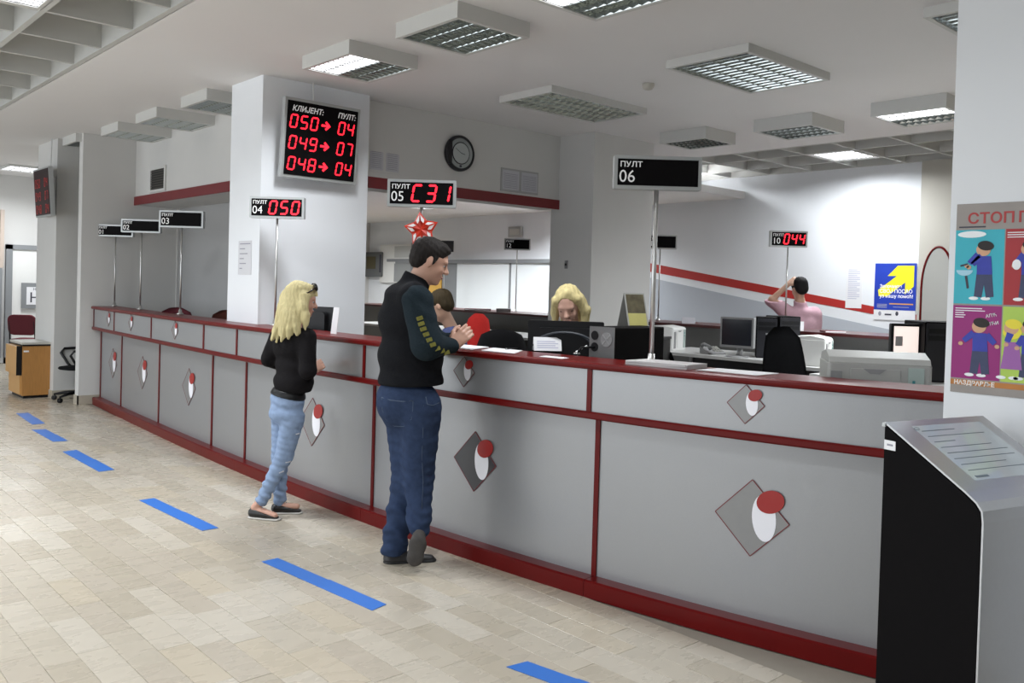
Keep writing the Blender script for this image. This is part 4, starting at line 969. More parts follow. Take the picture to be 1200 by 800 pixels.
def field(P, prims, k, cuts=(), carve=(), wob=None):
    d = None
    for p in prims:
        e = prim_d(P, p); kk = p[4] if p[0] == 'e' else p[5]; kk = k if kk is None else kk
        if d is None: d = e
        else:
            h = np.clip(.5+.5*(d-e)/kk, 0, 1); d = d*(1-h)+e*h-kk*h*(1-h)
    if wob is not None: d = d+wob(P)
    for p in carve: d = np.maximum(d, -prim_d(P, p))
    for n, c in cuts: d = np.maximum(d, P @ np.array(n, float)-c)
    return d
def nets(name, prims, h, m_, parent, k=.03, cuts=(), carve=(), wob=None, smooth=2):
    lo = np.min([np.minimum(p[1], p[2] if p[0] == 'c' else p[1])-(max(p[2]) if p[0] == 'e' else max(p[3], p[4])) for p in prims], 0)-3*h-.01
    hi = np.max([np.maximum(p[1], p[2] if p[0] == 'c' else p[1])+(max(p[2]) if p[0] == 'e' else max(p[3], p[4])) for p in prims], 0)+3*h+.01
    B = 8; nb = np.ceil((hi-lo)/(h*B)).astype(int); n = nb*B
    F = np.full(n, 1.0, np.float32)
    bc_ = np.stack(np.meshgrid(*[np.arange(x) for x in nb], indexing='ij'), -1).reshape(-1, 3)
    cen = lo+(bc_*B+(B-1)/2)*h
    dc = field(cen, prims, k, cuts, carve)
    near = np.abs(dc) < h*B*1.3; 
    for b in bc_[(dc < 0) & ~near]: F[b[0]*B:(b[0]+1)*B, b[1]*B:(b[1]+1)*B, b[2]*B:(b[2]+1)*B] = -1
    off = np.stack(np.meshgrid(*[np.arange(B)]*3, indexing='ij'), -1).reshape(-1, 3)
    nbk = bc_[near]
    for s in range(0, len(nbk), 400):
        ch = nbk[s:s+400]; idx = (ch[:, None, :]*B+off[None]).reshape(-1, 3)
        F[idx[:, 0], idx[:, 1], idx[:, 2]] = field(lo+idx*h, prims, k, cuts, carve, wob)
    neg = F < 0
    cnt = sum(neg[i:n[0]-1+i, j:n[1]-1+j, l:n[2]-1+l].astype(np.int8) for i in (0, 1) for j in (0, 1) for l in (0, 1))
    act = np.argwhere((cnt > 0) & (cnt < 8)); N = len(act)
    acc = np.zeros((N, 3)); num = np.zeros(N)
    cor = [(i, j, l) for i in (0, 1) for j in (0, 1) for l in (0, 1)]
    val = {c: F[act[:, 0]+c[0], act[:, 1]+c[1], act[:, 2]+c[2]] for c in cor}
    for c in cor:
        for ax in range(3):
            if c[ax] == 0:
                c2 = list(c); c2[ax] = 1; c2 = tuple(c2); a, b = val[c], val[c2]; m_x = (a < 0) != (b < 0)
                t = np.where(m_x, a/(a-b+1e-12*(a == b)), 0); p = np.tile(np.array(c, float), (N, 1)); p[:, ax] += t
                acc[m_x] += p[m_x]; num += m_x
    V = lo+(act+acc/num[:, None])*h
    ind = -np.ones(np.array(F.shape)-1, np.int32); ind[act[:, 0], act[:, 1], act[:, 2]] = np.arange(N)
    quads = []
    for ax in range(3):
        o1, o2 = [i for i in range(3) if i != ax]
        sl0 = [slice(1, -1)]*3; sl0[ax] = slice(0, -1); sl1 = [slice(1, -1)]*3; sl1[ax] = slice(1, None)
        a, b = neg[tuple(sl0)], neg[tuple(sl1)]; e = np.argwhere(a != b)
        if not len(e): continue
        st_ = a[e[:, 0], e[:, 1], e[:, 2]]
        p = e.copy(); p[:, o1] += 1; p[:, o2] += 1
        q = []
        for d1, d2 in ((1, 1), (0, 1), (0, 0), (1, 0)):
            r = p.copy(); r[:, o1] -= d1; r[:, o2] -= d2; q.append(ind[r[:, 0], r[:, 1], r[:, 2]])
        q = np.stack(q, 1); flip = st_ if ax != 1 else ~st_
        q[~flip] = q[~flip][:, ::-1]; quads.append(q)
    Q = np.concatenate(quads); Q = Q[(Q >= 0).all(1)]
    for _ in range(smooth):      # light relaxation
        s = np.zeros_like(V); c = np.zeros(N)
        for i in range(4):
            np.add.at(s, Q[:, i], V[Q[:, (i+1) % 4]]); np.add.at(c, Q[:, i], 1)
        V = V*.5+.5*s/np.maximum(c, 1)[:, None]
    me = bpy.data.meshes.new(name); me.vertices.add(N); me.vertices.foreach_set('co', V.ravel())
    me.loops.add(len(Q)*4); me.loops.foreach_set('vertex_index', Q.ravel().astype(np.int32))
    me.polygons.add(len(Q)); me.polygons.foreach_set('loop_start', np.arange(0, len(Q)*4, 4, dtype=np.int32))
    me.polygons.foreach_set('use_smooth', [True]*len(Q)); me.update(calc_edges=True); me.validate()
    me.materials.append(m_)
    return link(name, me, parent)
def head_prims(c, R, s=1.0, ears=True, female=False):
    T = lambda p: c+R @ (np.array(p)*s)
    e = lambda p, r, k=.02: E_(T(p), np.array(r)*s, R, k*s)
    w = .94 if female else 1.0
    P = [e((-.012, 0, .035), (.100, .077*w, .088)), e((.022, 0, -.020), (.068, .062*w, .085), .03), e((.030, 0, -.072), (.050, .046*w, .040), .03), e((.070, 0, -.098), (.018, .022, .018), .03),
         e((.080, 0, .020), (.014, .044, .012), .02), e((.062, .036*w, -.035), (.022, .020, .024), .02), e((.062, -.036*w, -.035), (.022, .020, .024), .02),
         K_(T((.086, 0, .008)), T((.110, 0, -.030)), .008*s, .013*s, .014*s), e((.098, .010, -.033), (.011, .009, .008), .008), e((.098, -.010, -.033), (.011, .009, .008), .008),
         e((.086, 0, -.060), (.013, .022, .006), .008), e((.084, 0, -.072), (.013, .020, .007), .008)]
    if ears:
        for y in (-1, 1): P += [e((-.004, y*.076*w, -.012), (.017, .008, .030), .008)]
    return P
def face_bits(root, c, R, s, hair_m, female=False, lip=(.42, .13, .12), closed=False):
    def at(p): return Vector((c+R @ (np.array(p)*s)).tolist())
    RM = Matrix(((R[0][0], R[0][1], R[0][2]), (R[1][0], R[1][1], R[1][2]), (R[2][0], R[2][1], R[2][2]))).to_4x4()
    for y in (-1, 1):
        MB().ball((0, 0, 0), (.010*s, .015*s, (.005 if closed else .008)*s), 12, Matrix.Translation(at((.077, y*.030, -.002))) @ RM).build('eye', mat('eyelid', (.10, .05, .04), .6) if closed else mat('eye_white', (.6, .6, .6), .2), root, smooth=True)
        if not closed: MB().ball((0, 0, 0), (.004*s, .006*s, .006*s), 10, Matrix.Translation(at((.0855, y*.030, -.002))) @ RM).build('iris', mat('iris_dark', (.03, .02, .015), .2), root, smooth=True)
        MB().tube([at((.083, y*.012, .014)), at((.086, y*.028, .020)), at((.072, y*.050, .013))], [.003*s, .0042*s, .002*s], 6).build('eyebrow', hair_m, root, smooth=True)
    MB().ball((0, 0, 0), (.008*s, .021*s, .0065*s), 12, Matrix.Translation(at((.0945, 0, -.066))) @ RM).build('lips', mat('lips', lip, .5), root, smooth=True)
def hand_prims(wrist, pdir, normal, side=1, s=1.0, curl=40, spread=.0):
    # palm along pdir, back of the hand towards normal, thumb towards side*(pdir x normal)
    d = np.array(pdir, float); d /= np.linalg.norm(d); n = np.array(normal, float); n -= d*(n @ d); n /= np.linalg.norm(n); t = np.cross(d, n)*side
    w = np.array(wrist, float); out = []
    out.append(K_(w-d*.01, w+d*.035*s, .026*s, .028*s, .012, (n, .62)))
    for i, (o, L) in enumerate(((.030, .072), (.010, .080), (-.010, .075), (-.029, .060))):
        k = w+d*.082*s+t*o*s; out.append(K_(w+d*.02*s+t*o*.6*s, k, .014*s, .0105*s, .010))
        a = math.radians(curl*.6+i*3); v = d*math.cos(a)-n*math.sin(a); p1 = k+v*L*.45*s
        a = math.radians(curl*1.7+i*3); v = d*math.cos(a)-n*math.sin(a); p2 = p1+v*L*.33*s
        a = math.radians(curl*2.4); v = d*math.cos(a)-n*math.sin(a); p3 = p2+v*L*.25*s
        out += [K_(k, p1, .0102*s, .0092*s, .003), K_(p1, p2, .0092*s, .0082*s, .003), K_(p2, p3, .0082*s, .0068*s, .003)]
    b0 = w+d*.02*s+t*.022*s; b1 = w+d*.052*s+t*.050*s-n*.012*s; b2 = b1+(d*.026+t*.006-n*.012)*s; b3 = b2+(d*.020-t*.006-n*.010)*s
    out += [K_(b0, b1, .015*s, .012*s, .008), K_(b1, b2, .0112*s, .010*s, .003), K_(b2, b3, .010*s, .0078*s, .003)]
    return out
def skinmat(name, col): return mat(name, col, .5, noise=.07, nscale=30)
S_m = skinmat('skin_man', (.52, .30, .22)); S_w = skinmat('skin_woman', (.54, .30, .22)); S_c = skinmat('skin_clerk', (.58, .34, .26)); S_p = skinmat('skin_pink_man', (.50, .30, .21))
def cloth(name, col, amp=.15, sc=60, rough=.92): return mat(name, col, rough, noise=amp, nscale=sc, bump=.25, spec=.12)
def hair(name, col, amp=.35): return mat(name, col, .7, noise=amp, nscale=26, bump=.5, stretch=(3.0, 3.0, .5), spec=.2)
def fold(fr=55., am=.003, dirv=(0, 0, 1), fr2=23., ph=0.):
    dv = np.array(dirv, float)
    return lambda P: am*np.sin(fr*(P @ dv)+2.2*np.sin(fr2*P[:, 0]+ph)+1.7*np.sin(fr2*1.3*P[:, 1]))*(.6+.4*np.sin(9*P[:, 2]+5*P[:, 0]))

# ================================================================== standing man
mn = thing('person', 'tall dark-haired man in black vest and blue jeans leaning at the counter', 'person', (2.835, 3.944, 0), -YAW)
Rt = yawm(35); hc = A3(*(0.066, 0.020, 1.689)); HR = headframe((.93, .16, -.34)); hs_ = 1.0
neck0, neck1 = A3(*(-0.015, 0.020, 1.533)), A3(*(0.035, 0.020, 1.639))
rs, re, rw = A3(*(0.016, -0.120, 1.470)), A3(*(0.078, -0.170, 1.236)), A3(*(0.209, -0.020, 1.225))
ls, le, lw = A3(*(-0.088, 0.170, 1.473)), A3(*(0.097, 0.250, 1.209)), A3(*(0.199, 0.120, 1.250))
rh, rk, ra = A3(*(0.049, -0.060, 0.883)), A3(*(0.040, -0.010, 0.488)), A3(*(0.055, -0.080, 0.223))
lh, lk, la = A3(*(-0.061, 0.080, 0.860)), A3(*(-0.036, 0.080, 0.485)), A3(*(-0.098, 0.050, 0.063))
rhand = hand_prims(rw, A3(*(0.290, -0.000, 1.311))-rw, (.35, -.75, .45), -1, 1.08, 34)
lhand = hand_prims(lw, A3(*(0.259, 0.050, 1.322))-lw, (-.3, .3, .9), 1, 1.05, 30)
body = head_prims(hc, HR, hs_)+[K_(neck0, neck1, .062, .058, .03), E_((-0.049, 0.030, 1.371), (.11, .16, .16), Rt), E_((-0.033, 0.030, 1.120), (.14, .16, .13), Rt), E_((-0.035, 0.010, 0.932), (.12, .15, .10), Rt),
     K_(rs, re, .055, .045), K_(re, rw, .045, .03), K_(ls, le, .055, .045), K_(le, lw, .045, .03), K_(rh, rk, .085, .055), K_(rk, ra, .05, .035), K_(lh, lk, .085, .055), K_(lk, la, .05, .04)]
nets('body', body+rhand+lhand, .0048, S_m, mn, .02, smooth=1)
M_mh = hair('dark_hair', (.014, .011, .010), .5)
T = lambda p: hc+HR @ (np.array(p)*hs_)
nets('hair', [E_(T((-.016, 0, .045)), A3(.106, .082, .085)*hs_, HR), E_(T((-.055, 0, -.005)), A3(.062, .072, .070)*hs_, HR), E_(T((.048, 0, .084)), A3(.040, .050, .024)*hs_, HR, .03), E_(T((.02, -.072, .0)), A3(.012, .010, .032)*hs_, HR, .01), E_(T((.02, .072, .0)), A3(.012, .010, .032)*hs_, HR, .01)], .005, M_mh, mn, .02,
     cuts=[(HR @ A3(.78, 0, -.62), HR @ A3(.78, 0, -.62) @ T((.028, 0, -.005))), (HR @ A3(.05, 0, -1), HR @ A3(.05, 0, -1) @ T((0, 0, -.062)))],
     carve=[E_(T((.060, 0, -.045)), A3(.058, .12, .088)*hs_, HR)], wob=lambda P: .0018*np.sin(150*P[:, 0]+60*P[:, 2])*np.sin(120*P[:, 2]+40*P[:, 1]), smooth=1)
face_bits(mn, hc, HR, hs_, M_mh, lip=(.34, .14, .11))
M_vest = cloth('black_vest', (.0085, .009, .011), .3, 80); M_sleeve = cloth('dark_teal_sleeve', (.013, .021, .027), .25, 90); M_jean = cloth('blue_denim', (.028, .044, .090), .35, 30)
nets('sweatshirt', [K_(rs, re, .086, .080, .04), K_(re, rw-(rw-re)*.06, .080, .043, .03), K_(ls, le, .084, .070, .04), K_(le, lw-(lw-le)*.08, .070, .045, .03), E_((-0.038, 0.030, 1.310), (.13, .17, .20), Rt)], .006, M_sleeve, mn, .03, wob=fold(60, .0028, (.3, .1, 1)))
nets('vest', [E_((-0.062, 0.030, 1.499), (.105, .175, .070), Rt), E_((-0.062, 0.020, 1.357), (.142, .185, .15), Rt), E_((-0.029, 0.030, 1.153), (.180, .195, .16), Rt), E_((-0.020, 0.020, 1.022), (.178, .192, .09), Rt), K_(neck0+A3(-.012, 0, -.02), neck1+A3(-.018, 0, .005), .088, .070, .03), K_(rs+A3(-.03, .02, .02), ls, .075, .07, .04)],
     .006, M_vest, mn, .05, cuts=[((0.03, 0, -1), -(-0.027, -0.000, 1.005)[2]), ((.40, .05, .92), (A3(.40, .05, .92) @ A3(*(-0.000, 0.000, 1.604))))],
     carve=[E_(rs+A3(.035, -.05, -.075), (.074, .075, .120), Rt)], wob=fold(28, .004, (.5, 0, 1), 11))
JM = [E_((-0.036, 0.010, 0.946), (.145, .175, .105), Rt), E_((-0.075, -0.000, 0.890), (.122, .140, .125), Rt, .07), K_(rh, rk, .112, .082, .04), K_(rk, ra+A3(0, 0, .02), .078, .066, .03), K_(lh, lk, .115, .084, .06), K_(lk, la, .082, .070, .03)]
jw = lambda P: (fold(48, .0075, (.45, .1, 1), 15)(P)+.003*np.sin(115*P[:, 2]+30*P[:, 0]+3*np.sin(22*P[:, 0])))*np.clip(1.35-1.3*P[:, 2], .22, 1)
nets('jeans', JM,
     .006, M_jean, mn, .03, cuts=[((0, 0, 1), (-0.037, 0.000, 1.037)[2]), ((0, 0, -1), -.045)], wob=jw)
M_stitch = mat('denim_stitch', (.055, .08, .13), .8)
def on_surface(pts, prims, k, wob, lift=.001):
    out = []
    for p in pts:
        p = np.array(p, float); t = np.linspace(-.5, .3, 400); Q_ = p+t[:, None]*A3(0, 1, 0); d = field(Q_, prims, k, wob=wob); i = int(np.argmax(d < lift)); out.append(Q_[i].tolist())
    return out
for pp_, r_ in ((((-0.166, -0.000, 0.939), (-0.160, -0.000, 0.878), (-0.144, -0.000, 0.817), (-0.096, 0.000, 0.780), (-0.040, 0.000, 0.787), (0.006, -0.000, 0.835), (0.014, -0.000, 0.892), (0.013, -0.000, 0.935)), .0022), (((-0.166, -0.000, 0.939), (-0.110, -0.000, 0.931), (-0.043, -0.000, 0.929), (0.013, -0.000, 0.935)), .0035), (((0.079, -0.000, 0.956), (0.089, -0.000, 0.918), (0.118, -0.000, 0.910), (0.146, -0.000, 0.920)), .003), (((0.070, 0.000, 0.913), (0.069, 0.000, 0.771), (0.064, 0.000, 0.629), (0.072, -0.000, 0.487), (0.071, -0.000, 0.344)), .0018)):
    MB().tube(on_surface(pp_, JM, .03, jw), r_, 6).build('stitching', M_stitch, mn, smooth=True)
def surf_line(name, pts, m_, root, off, r=.0025):
    MB().tube([Vector(p)+Vector(off) for p in pts], r, 6).build(name, m_, root, smooth=True)
M_shoe = mat('dark_shoe_leather', (.018, .017, .018), .45, noise=.2)
nets('shoe', [K_((-0.110, 0.040, 0.013), (-0.017, 0.060, 0.014), .043, .042, .02), K_((-0.017, 0.060, 0.009), (0.101, 0.090, 0.003), .040, .033, .02), K_((-0.108, 0.050, 0.058), (-0.064, 0.050, 0.040), .045, .04, .02)], .005, M_shoe, mn, .02, cuts=[((0, 0, -1), -.012)])
nets('sole', [K_((-0.109, 0.040, -0.011), (0.106, 0.090, -0.016), .047, .042, .01)], .005, mat('shoe_sole', (.012, .012, .012), .7), mn, .01, cuts=[((0, 0, 1), .018), ((0, 0, -1), 0.0)])
nets('shoe', [K_((0.058, -0.100, 0.196), (0.045, -0.130, 0.098), .036, .042, .02), K_((0.045, -0.125, 0.097), (0.037, -0.090, 0.053), .040, .030, .02)], .005, M_shoe, mn, .02, cuts=[((0, 0, -1), 0)])
nets('sole', [K_((0.062, -0.138, 0.207), (0.060, -0.158, 0.167), .036, .034, .02, ((0, 1, .25), .36)), K_((0.056, -0.158, 0.153), (0.045, -0.165, 0.090), .038, .045, .02, ((0, 1, .1), .36))], .0045, mat('worn_sole', (.050, .045, .042), .8, noise=.4, nscale=40), mn, .02, cuts=[((0, 0, -1), 0)])
M_yel = mat('sleeve_yellow', (.16, .15, .022), .8, noise=.5, nscale=70)
for p in ((0.044, -0.000, 1.379), (0.054, -0.000, 1.351), (0.066, -0.000, 1.324), (0.081, -0.000, 1.296), (0.098, 0.000, 1.268), (0.118, -0.000, 1.243), (0.140, -0.000, 1.222), (0.161, -0.000, 1.206), (0.183, -0.000, 1.195)):
    p = A3(*p); tt = np.linspace(-.42, .2, 130); dd_ = [prim_d((p+A3(0, t, 0))[None], K_(rs, re, .086, .080))[0] for t in tt]; de = [prim_d((p+A3(0, t, 0))[None], K_(re, rw, .080, .043))[0] for t in tt]
    y = tt[np.argmax(np.minimum(dd_, de) < .003)]
    MB().rbox(-.016, -.004, -.0105, .016, .010, .0105, .003, Matrix.Translation(Vector((p+A3(0, y-.004, 0)).tolist())) @ Matrix.Rotation(-.35, 4, 'Y') @ Matrix.Rotation(.35, 4, 'Z'), 'y').build('sleeve_letter', M_yel, mn)
# ================================================================== blonde woman
wm = thing('person', 'blonde woman in black cardigan and light ripped jeans standing at the counter', 'person', (2.69, 5.34, 0), -YAW)
Rw_ = yawm(50); wc = A3(*(0.177, -0.000, 1.435)); WR = headframe((.90, .34, -.16)); ws = .94
n0, n1 = A3(*(0.137, -0.000, 1.260)), A3(*(0.162, -0.000, 1.362))
rs, re, rw = A3(*(0.241, -0.080, 1.194)), A3(*(0.264, -0.130, 0.982)), A3(*(0.253, 0.040, 0.966))
ls, le, lw = A3(*(0.005, 0.080, 1.172)), A3(*(-0.044, 0.060, 1.035)), A3(*(0.013, 0.220, 0.966))
rh, rk, ra = A3(*(0.153, -0.050, 0.658)), A3(*(0.100, -0.040, 0.408)), A3(*(-0.033, -0.060, 0.116))
lh, lk, la = A3(*(0.054, 0.070, 0.649)), A3(*(0.041, 0.080, 0.383)), A3(*(0.050, 0.070, 0.092))
body = head_prims(wc, WR, ws, female=True)+[K_(n0, n1, .050, .046, .02), E_((0.122, -0.000, 1.147), (.085, .145, .12), Rw_), E_((0.127, -0.000, 0.960), (.075, .115, .10), Rw_), E_((0.104, -0.000, 0.762), (.09, .13, .09), yawm(35)),
     K_(rs, re, .038, .032), K_(re, rw, .032, .022), K_(ls, le, .038, .032), K_(le, lw, .032, .022), K_(rh, rk, .07, .045), K_(rk, ra, .042, .028), K_(lh, lk, .07, .045), K_(lk, la, .042, .028),
     K_(ra, A3(*(-0.077, -0.060, 0.070)), .028, .026, .01), K_(A3(*(-0.076, -0.060, 0.058)), A3(*(0.064, -0.100, 0.028)), .026, .020, .01), K_(la, A3(*(0.046, 0.070, 0.052)), .028, .026, .01), K_(A3(*(0.046, 0.070, 0.046)), A3(*(0.163, 0.080, 0.047)), .026, .020, .01)]
nets('body', body+hand_prims(rw, (.30, .35, .25), (.3, -.9, .2), -1, .92, 45)+hand_prims(lw, (.8, .3, .2), (0, 0, 1), 1, .9, 30), .0052, S_w, wm, .018, smooth=1)
M_bh = hair('blonde_hair', (.52, .45, .24), .38)
face_bits(wm, wc, WR, ws, M_bh, True, (.42, .12, .12))
T = lambda p: wc+WR @ (np.array(p)*ws)
hp = [E_(T((-.018, 0, .042)), A3(.107, .086, .090)*ws, WR, .02), K_(T((.065, 0, .085)), T((.090, -.02, .050)), .024, .014, .02)]
rnd = random.Random(3)
strands = [((-.05, -.05, .03), (348, 366, -.11), (357, 388, -.13)), ((.0, -.082, .03), (357, 362, -.10), (363, 385, -.12)), ((.02, -.085, .02), (360, 358, -.10), (365, 379, -.12)), ((-.08, -.02, .0), (342, 368, -.11), (349, 391, -.13)), ((-.10, .0, .0), (338, 366, -.10), (340, 393, -.12)), ((-.11, .03, .01), (335, 364, -.08), (333, 392, -.11)), ((-.10, .05, .0), (331, 368, -.05), (325, 396, -.09)),
           ((-.09, .06, -.02), (333, 374, -.04), (329, 400, -.09)), ((-.07, .04, .02), (339, 372, -.10), (336, 399, -.125)), ((-.11, .02, -.02), (334, 360, -.07), (323, 388, -.05)), ((-.05, -.06, -.02), (351, 372, -.12), (354, 391, -.135)), ((-.08, -.04, -.01), (344, 374, -.12), (345, 395, -.135)), ((-.11, .05, .0), (329, 372, -.03), (322, 398, -.06))]
def Wp(px_, py_, dy):      # figure-local point from its place at the woman's distance (0.1778 mm grid, see joints above)
    k = 0.005624; return A3((px_-(345, 0.1360)[0])*k+(345, 0.1360)[1], dy, (1.2710, 380)[0]-(py_-(1.2710, 380)[1])*k)
for a, b, c in strands:
    p0, p1, p2 = T(a), Wp(*b), Wp(*c); hp += [K_(p0, p1, .026, .026, .025), K_(p1, (p1+p2)/2+A3(.006, -.004, 0), .026, .020, .012), K_((p1+p2)/2+A3(.006, -.004, 0), p2, .022, .009, .014)]
nets('hair', hp, .0052, M_bh, wm, .015, carve=[E_(T((.085, .01, -.045)), A3(.066, .095, .095)*ws, WR), ], wob=lambda P: .0011*np.sin(260*P[:, 0]+3*np.sin(22*P[:, 2])+40*P[:, 1])+.0025*np.sin(30*P[:, 2]+60*P[:, 0]), smooth=2)
sg = MB(); g1, g2, g3 = T((.062, -.085, .082)), T((.085, 0, .120)), T((.062, .085, .082))
sg.ball((0, 0, 0), (.014, .036, .028), 12, Matrix.Translation(Vector(T((.075, -.045, .105)).tolist())) @ Matrix(WR.tolist()).to_4x4() @ Matrix.Rotation(-.5, 4, 'Y'))
sg.ball((0, 0, 0), (.014, .036, .028), 12, Matrix.Translation(Vector(T((.075, .045, .105)).tolist())) @ Matrix(WR.tolist()).to_4x4() @ Matrix.Rotation(-.5, 4, 'Y'))
sg.tube([T((.07, -.078, .098)).tolist(), T((.03, -.092, .06)).tolist(), T((-.03, -.095, .02)).tolist()], .0045, 8); sg.tube([T((.07, .078, .098)).tolist(), T((.03, .092, .06)).tolist(), T((-.03, .095, .02)).tolist()], .0045, 8)
sg.build('sunglasses', mat('sunglass_black', (.01, .008, .008), .15), wm, smooth=True)
M_card = cloth('black_cardigan', (.010, .009, .010), .3, 80); M_lj = cloth('light_denim', (.24, .32, .47), .28, 26)
nets('cardigan', [E_((0.121, -0.000, 1.203), (.085, .160, .055), Rw_), E_((0.123, 0.000, 1.130), (.105, .160, .12), Rw_), E_((0.132, -0.000, 0.989), (.098, .138, .10), Rw_), E_((0.143, -0.010, 0.889), (.120, .150, .10), Rw_), K_(rs, re, .060, .052, .03), K_(re, rw-(rw-re)*.1, .052, .036, .02), K_(ls, le, .058, .050, .03), K_(le, lw, .050, .036, .02)],
     .0055, M_card, wm, .03, cuts=[((.22, 0, -1), (A3(.22, 0, -1) @ A3(*(0.148, -0.000, 0.809)))), ((0.1, 0, 1), A3(.1, 0, 1) @ A3(*(0.136, 0.000, 1.277)))], wob=fold(46, .0035, (.5, 0, 1)))
JW = [E_((0.103, 0.000, 0.790), (.104, .134, .09), yawm(38)), E_((0.104, 0.000, 0.751), (.100, .132, .075), yawm(35)), E_((0.091, -0.010, 0.684), (.102, .120, .075), yawm(35)), K_(rh, rk, .078, .058, .03), K_(rk, ra, .056, .040, .02), K_(lh, lk, .074, .055, .03), K_(lk, la, .053, .042, .02)]
jww = lambda P: (fold(95, .0045, (.3, .2, 1), 18)(P)+.002*np.sin(160*P[:, 2]+40*P[:, 0]))*np.clip(1.2-P[:, 2]*1.1, .2, 1)
nets('jeans', JW, .0052, M_lj, wm, .025, cuts=[((.1, 0, 1), A3(.1, 0, 1) @ A3(*(0.101, -0.000, 0.852)))], wob=jww)
nets('belt', [E_((0.103, 0.000, 0.790), (.112, .142, .10), yawm(38))], .0052, M_dark, wm, .02, cuts=[((.18, 0, 1), A3(.18, 0, 1) @ A3(*(0.102, -0.000, 0.841))), ((-.18, 0, -1), A3(-.18, 0, -1) @ A3(*(0.103, 0.000, 0.796)))])
M_tear = mat('torn_denim', (.62, .64, .70), .9)
for a, b in (((0.187, -0.110, 0.562), (0.204, -0.090, 0.565)), ((0.170, -0.100, 0.471), (0.192, -0.080, 0.474)), ((0.121, -0.095, 0.374), (0.150, -0.080, 0.378)), ((0.082, -0.090, 0.305), (0.107, -0.080, 0.315))):
    a, b = on_surface((a, b), JW, .025, jww)
    if abs(a[1]-b[1]) > .05: continue
    MB().tube([a, b], [.0035, .0055], 6).build('denim_tear', M_tear, wm, smooth=True)
M_flat = mat('black_flats', (.010, .009, .009), .35)
for a, m__, b, y in (((-0.087, -0.060, 0.036), (-0.003, -0.080, 0.021), (0.069, -0.100, 0.020), 0), ((0.029, 0.070, 0.029), (0.096, 0.075, 0.024), (0.170, 0.080, 0.030), 0)):
    a, m__, b = A3(*a), A3(*m__), A3(*b)
    for q in (a, m__, b): q[2] = .034
    up_ = A3(0, 0, 1); d = (b-a)/np.linalg.norm(b-a)
    nets('shoe', [K_(a, m__, .035, .035, .01), K_(m__, b, .035, .029, .01)], .0045, M_flat, wm, .01, cuts=[((0, 0, -1), -.010), ((.25*float(d[0]), .25*float(d[1]), 1), .064+float(.25*(d @ a)))],
         carve=[K_(a+d*.012+up_*.046, m__+d*.0+up_*.046, .030, .028)], smooth=1)
    nets('sole', [K_(a*A3(1, 1, 0)+up_*.006, b*A3(1, 1, 0)+up_*.006, .038, .036, .01)], .0045, mat('pale_sole', (.5, .48, .45), .7), wm, .01, cuts=[((0, 0, 1), .011), ((0, 0, -1), 0)], smooth=0)
    MB().tube([a+d*.06+A3(0, -.028, .0), a+d*.065+up_*.040, a+d*.06+A3(0, .028, 0)], .004, 6).build('shoe_strap', M_grey, wm)

# ================================================================== blonde clerk
cl = thing('person', 'blonde woman clerk looking down behind the black monitor', 'person', (4.020, 3.868, 0.200), -YAW)
cz = 0      # height of the face above the platform
cc = A3(-0.048, -.02, 1.451-.20); CR = headframe((-.20, -.86, -.40), 6); cs_ = .98
tz = cc[2]-.12
body = head_prims(cc, CR, cs_, female=True)+[K_((0, .05, tz-.10), cc+A3(.01, .03, -.06), .052, .048, .02), E_((0, .06, tz-.28), (.17, .10, .18)), E_((0, .08, tz-.52), (.14, .10, .18)), E_((0, .08, .50), (.17, .13, .10)),
    K_((-.17, .05, tz-.15), (-.22, -.05, tz-.40), .042, .036), K_((-.22, -.05, tz-.40), (-.10, -.20, .80), .034, .024), K_((.17, .05, tz-.15), (.22, -.05, tz-.40), .042, .036), K_((.22, -.05, tz-.40), (.10, -.20, .80), .034, .024),
    K_((-.09, .05, .50), (-.10, -.30, .50), .075, .055), K_((.09, .05, .50), (.10, -.30, .50), .075, .055), K_((-.10, -.30, .48), (-.10, -.28, .06), .048, .032), K_((.10, -.30, .48), (.10, -.28, .06), .048, .032), K_((-.10, -.26, .04), (-.10, -.38, .035), .032, .026), K_((.10, -.26, .04), (.10, -.38, .035), .032, .026)]
nets('body', body+hand_prims((-.10, -.20, .80), (.3, -1, -.1), (0, 0, 1), -1, .9, 30)+hand_prims((.10, -.20, .80), (-.3, -1, -.1), (0, 0, 1), 1, .9, 30), .0052, S_c, cl, .02, smooth=1)
M_ch = hair('clerk_blonde', (.62, .52, .26), .30)
face_bits(cl, cc, CR, cs_, mat('brown_brow', (.16, .09, .05), .7), True, (.45, .14, .14), closed=True)
T = lambda p: cc+CR @ (np.array(p)*cs_)
hp = [E_(T((-.020, 0, .050)), A3(.103, .084, .086)*cs_, CR, .02)]
for s_ in (-1, 1):
    for a, b, c in (((.030, .072, .055), (.010, .092, -.04), (.0, .095, -.18)), ((.01, .080, .05), (-.01, .098, -.05), (-.02, .10, -.20)), ((-.03, .085, .04), (-.05, .105, -.06), (-.05, .10, -.20)), ((-.07, .05, .03), (-.09, .06, -.08), (-.08, .05, -.20))):
        q = [T((x, s_*y, z)) for x, y, z in (a, b, c)]; q[2] = q[1]+A3(.0, .02, -.17)
        hp += [K_(q[0], q[1], .022, .022, .02), K_(q[1], q[2], .022, .012, .02)]
hp += [K_(T((.045, .02, .108)), T((.045, .066, .06)), .016, .014, .02), K_(T((.045, .02, .108)), T((.045, -.068, .05)), .016, .014, .02)]
nets('hair', hp, .0052, M_ch, cl, .02, wob=lambda P: .0015*np.sin(200*P[:, 0]+2*np.sin(14*P[:, 2])+30*P[:, 1]), carve=[E_(T((.095, 0, -.020)), A3(.075, .070, .108)*cs_, CR)], smooth=1)
M_bl = cloth('dark_blouse', (.03, .03, .045))
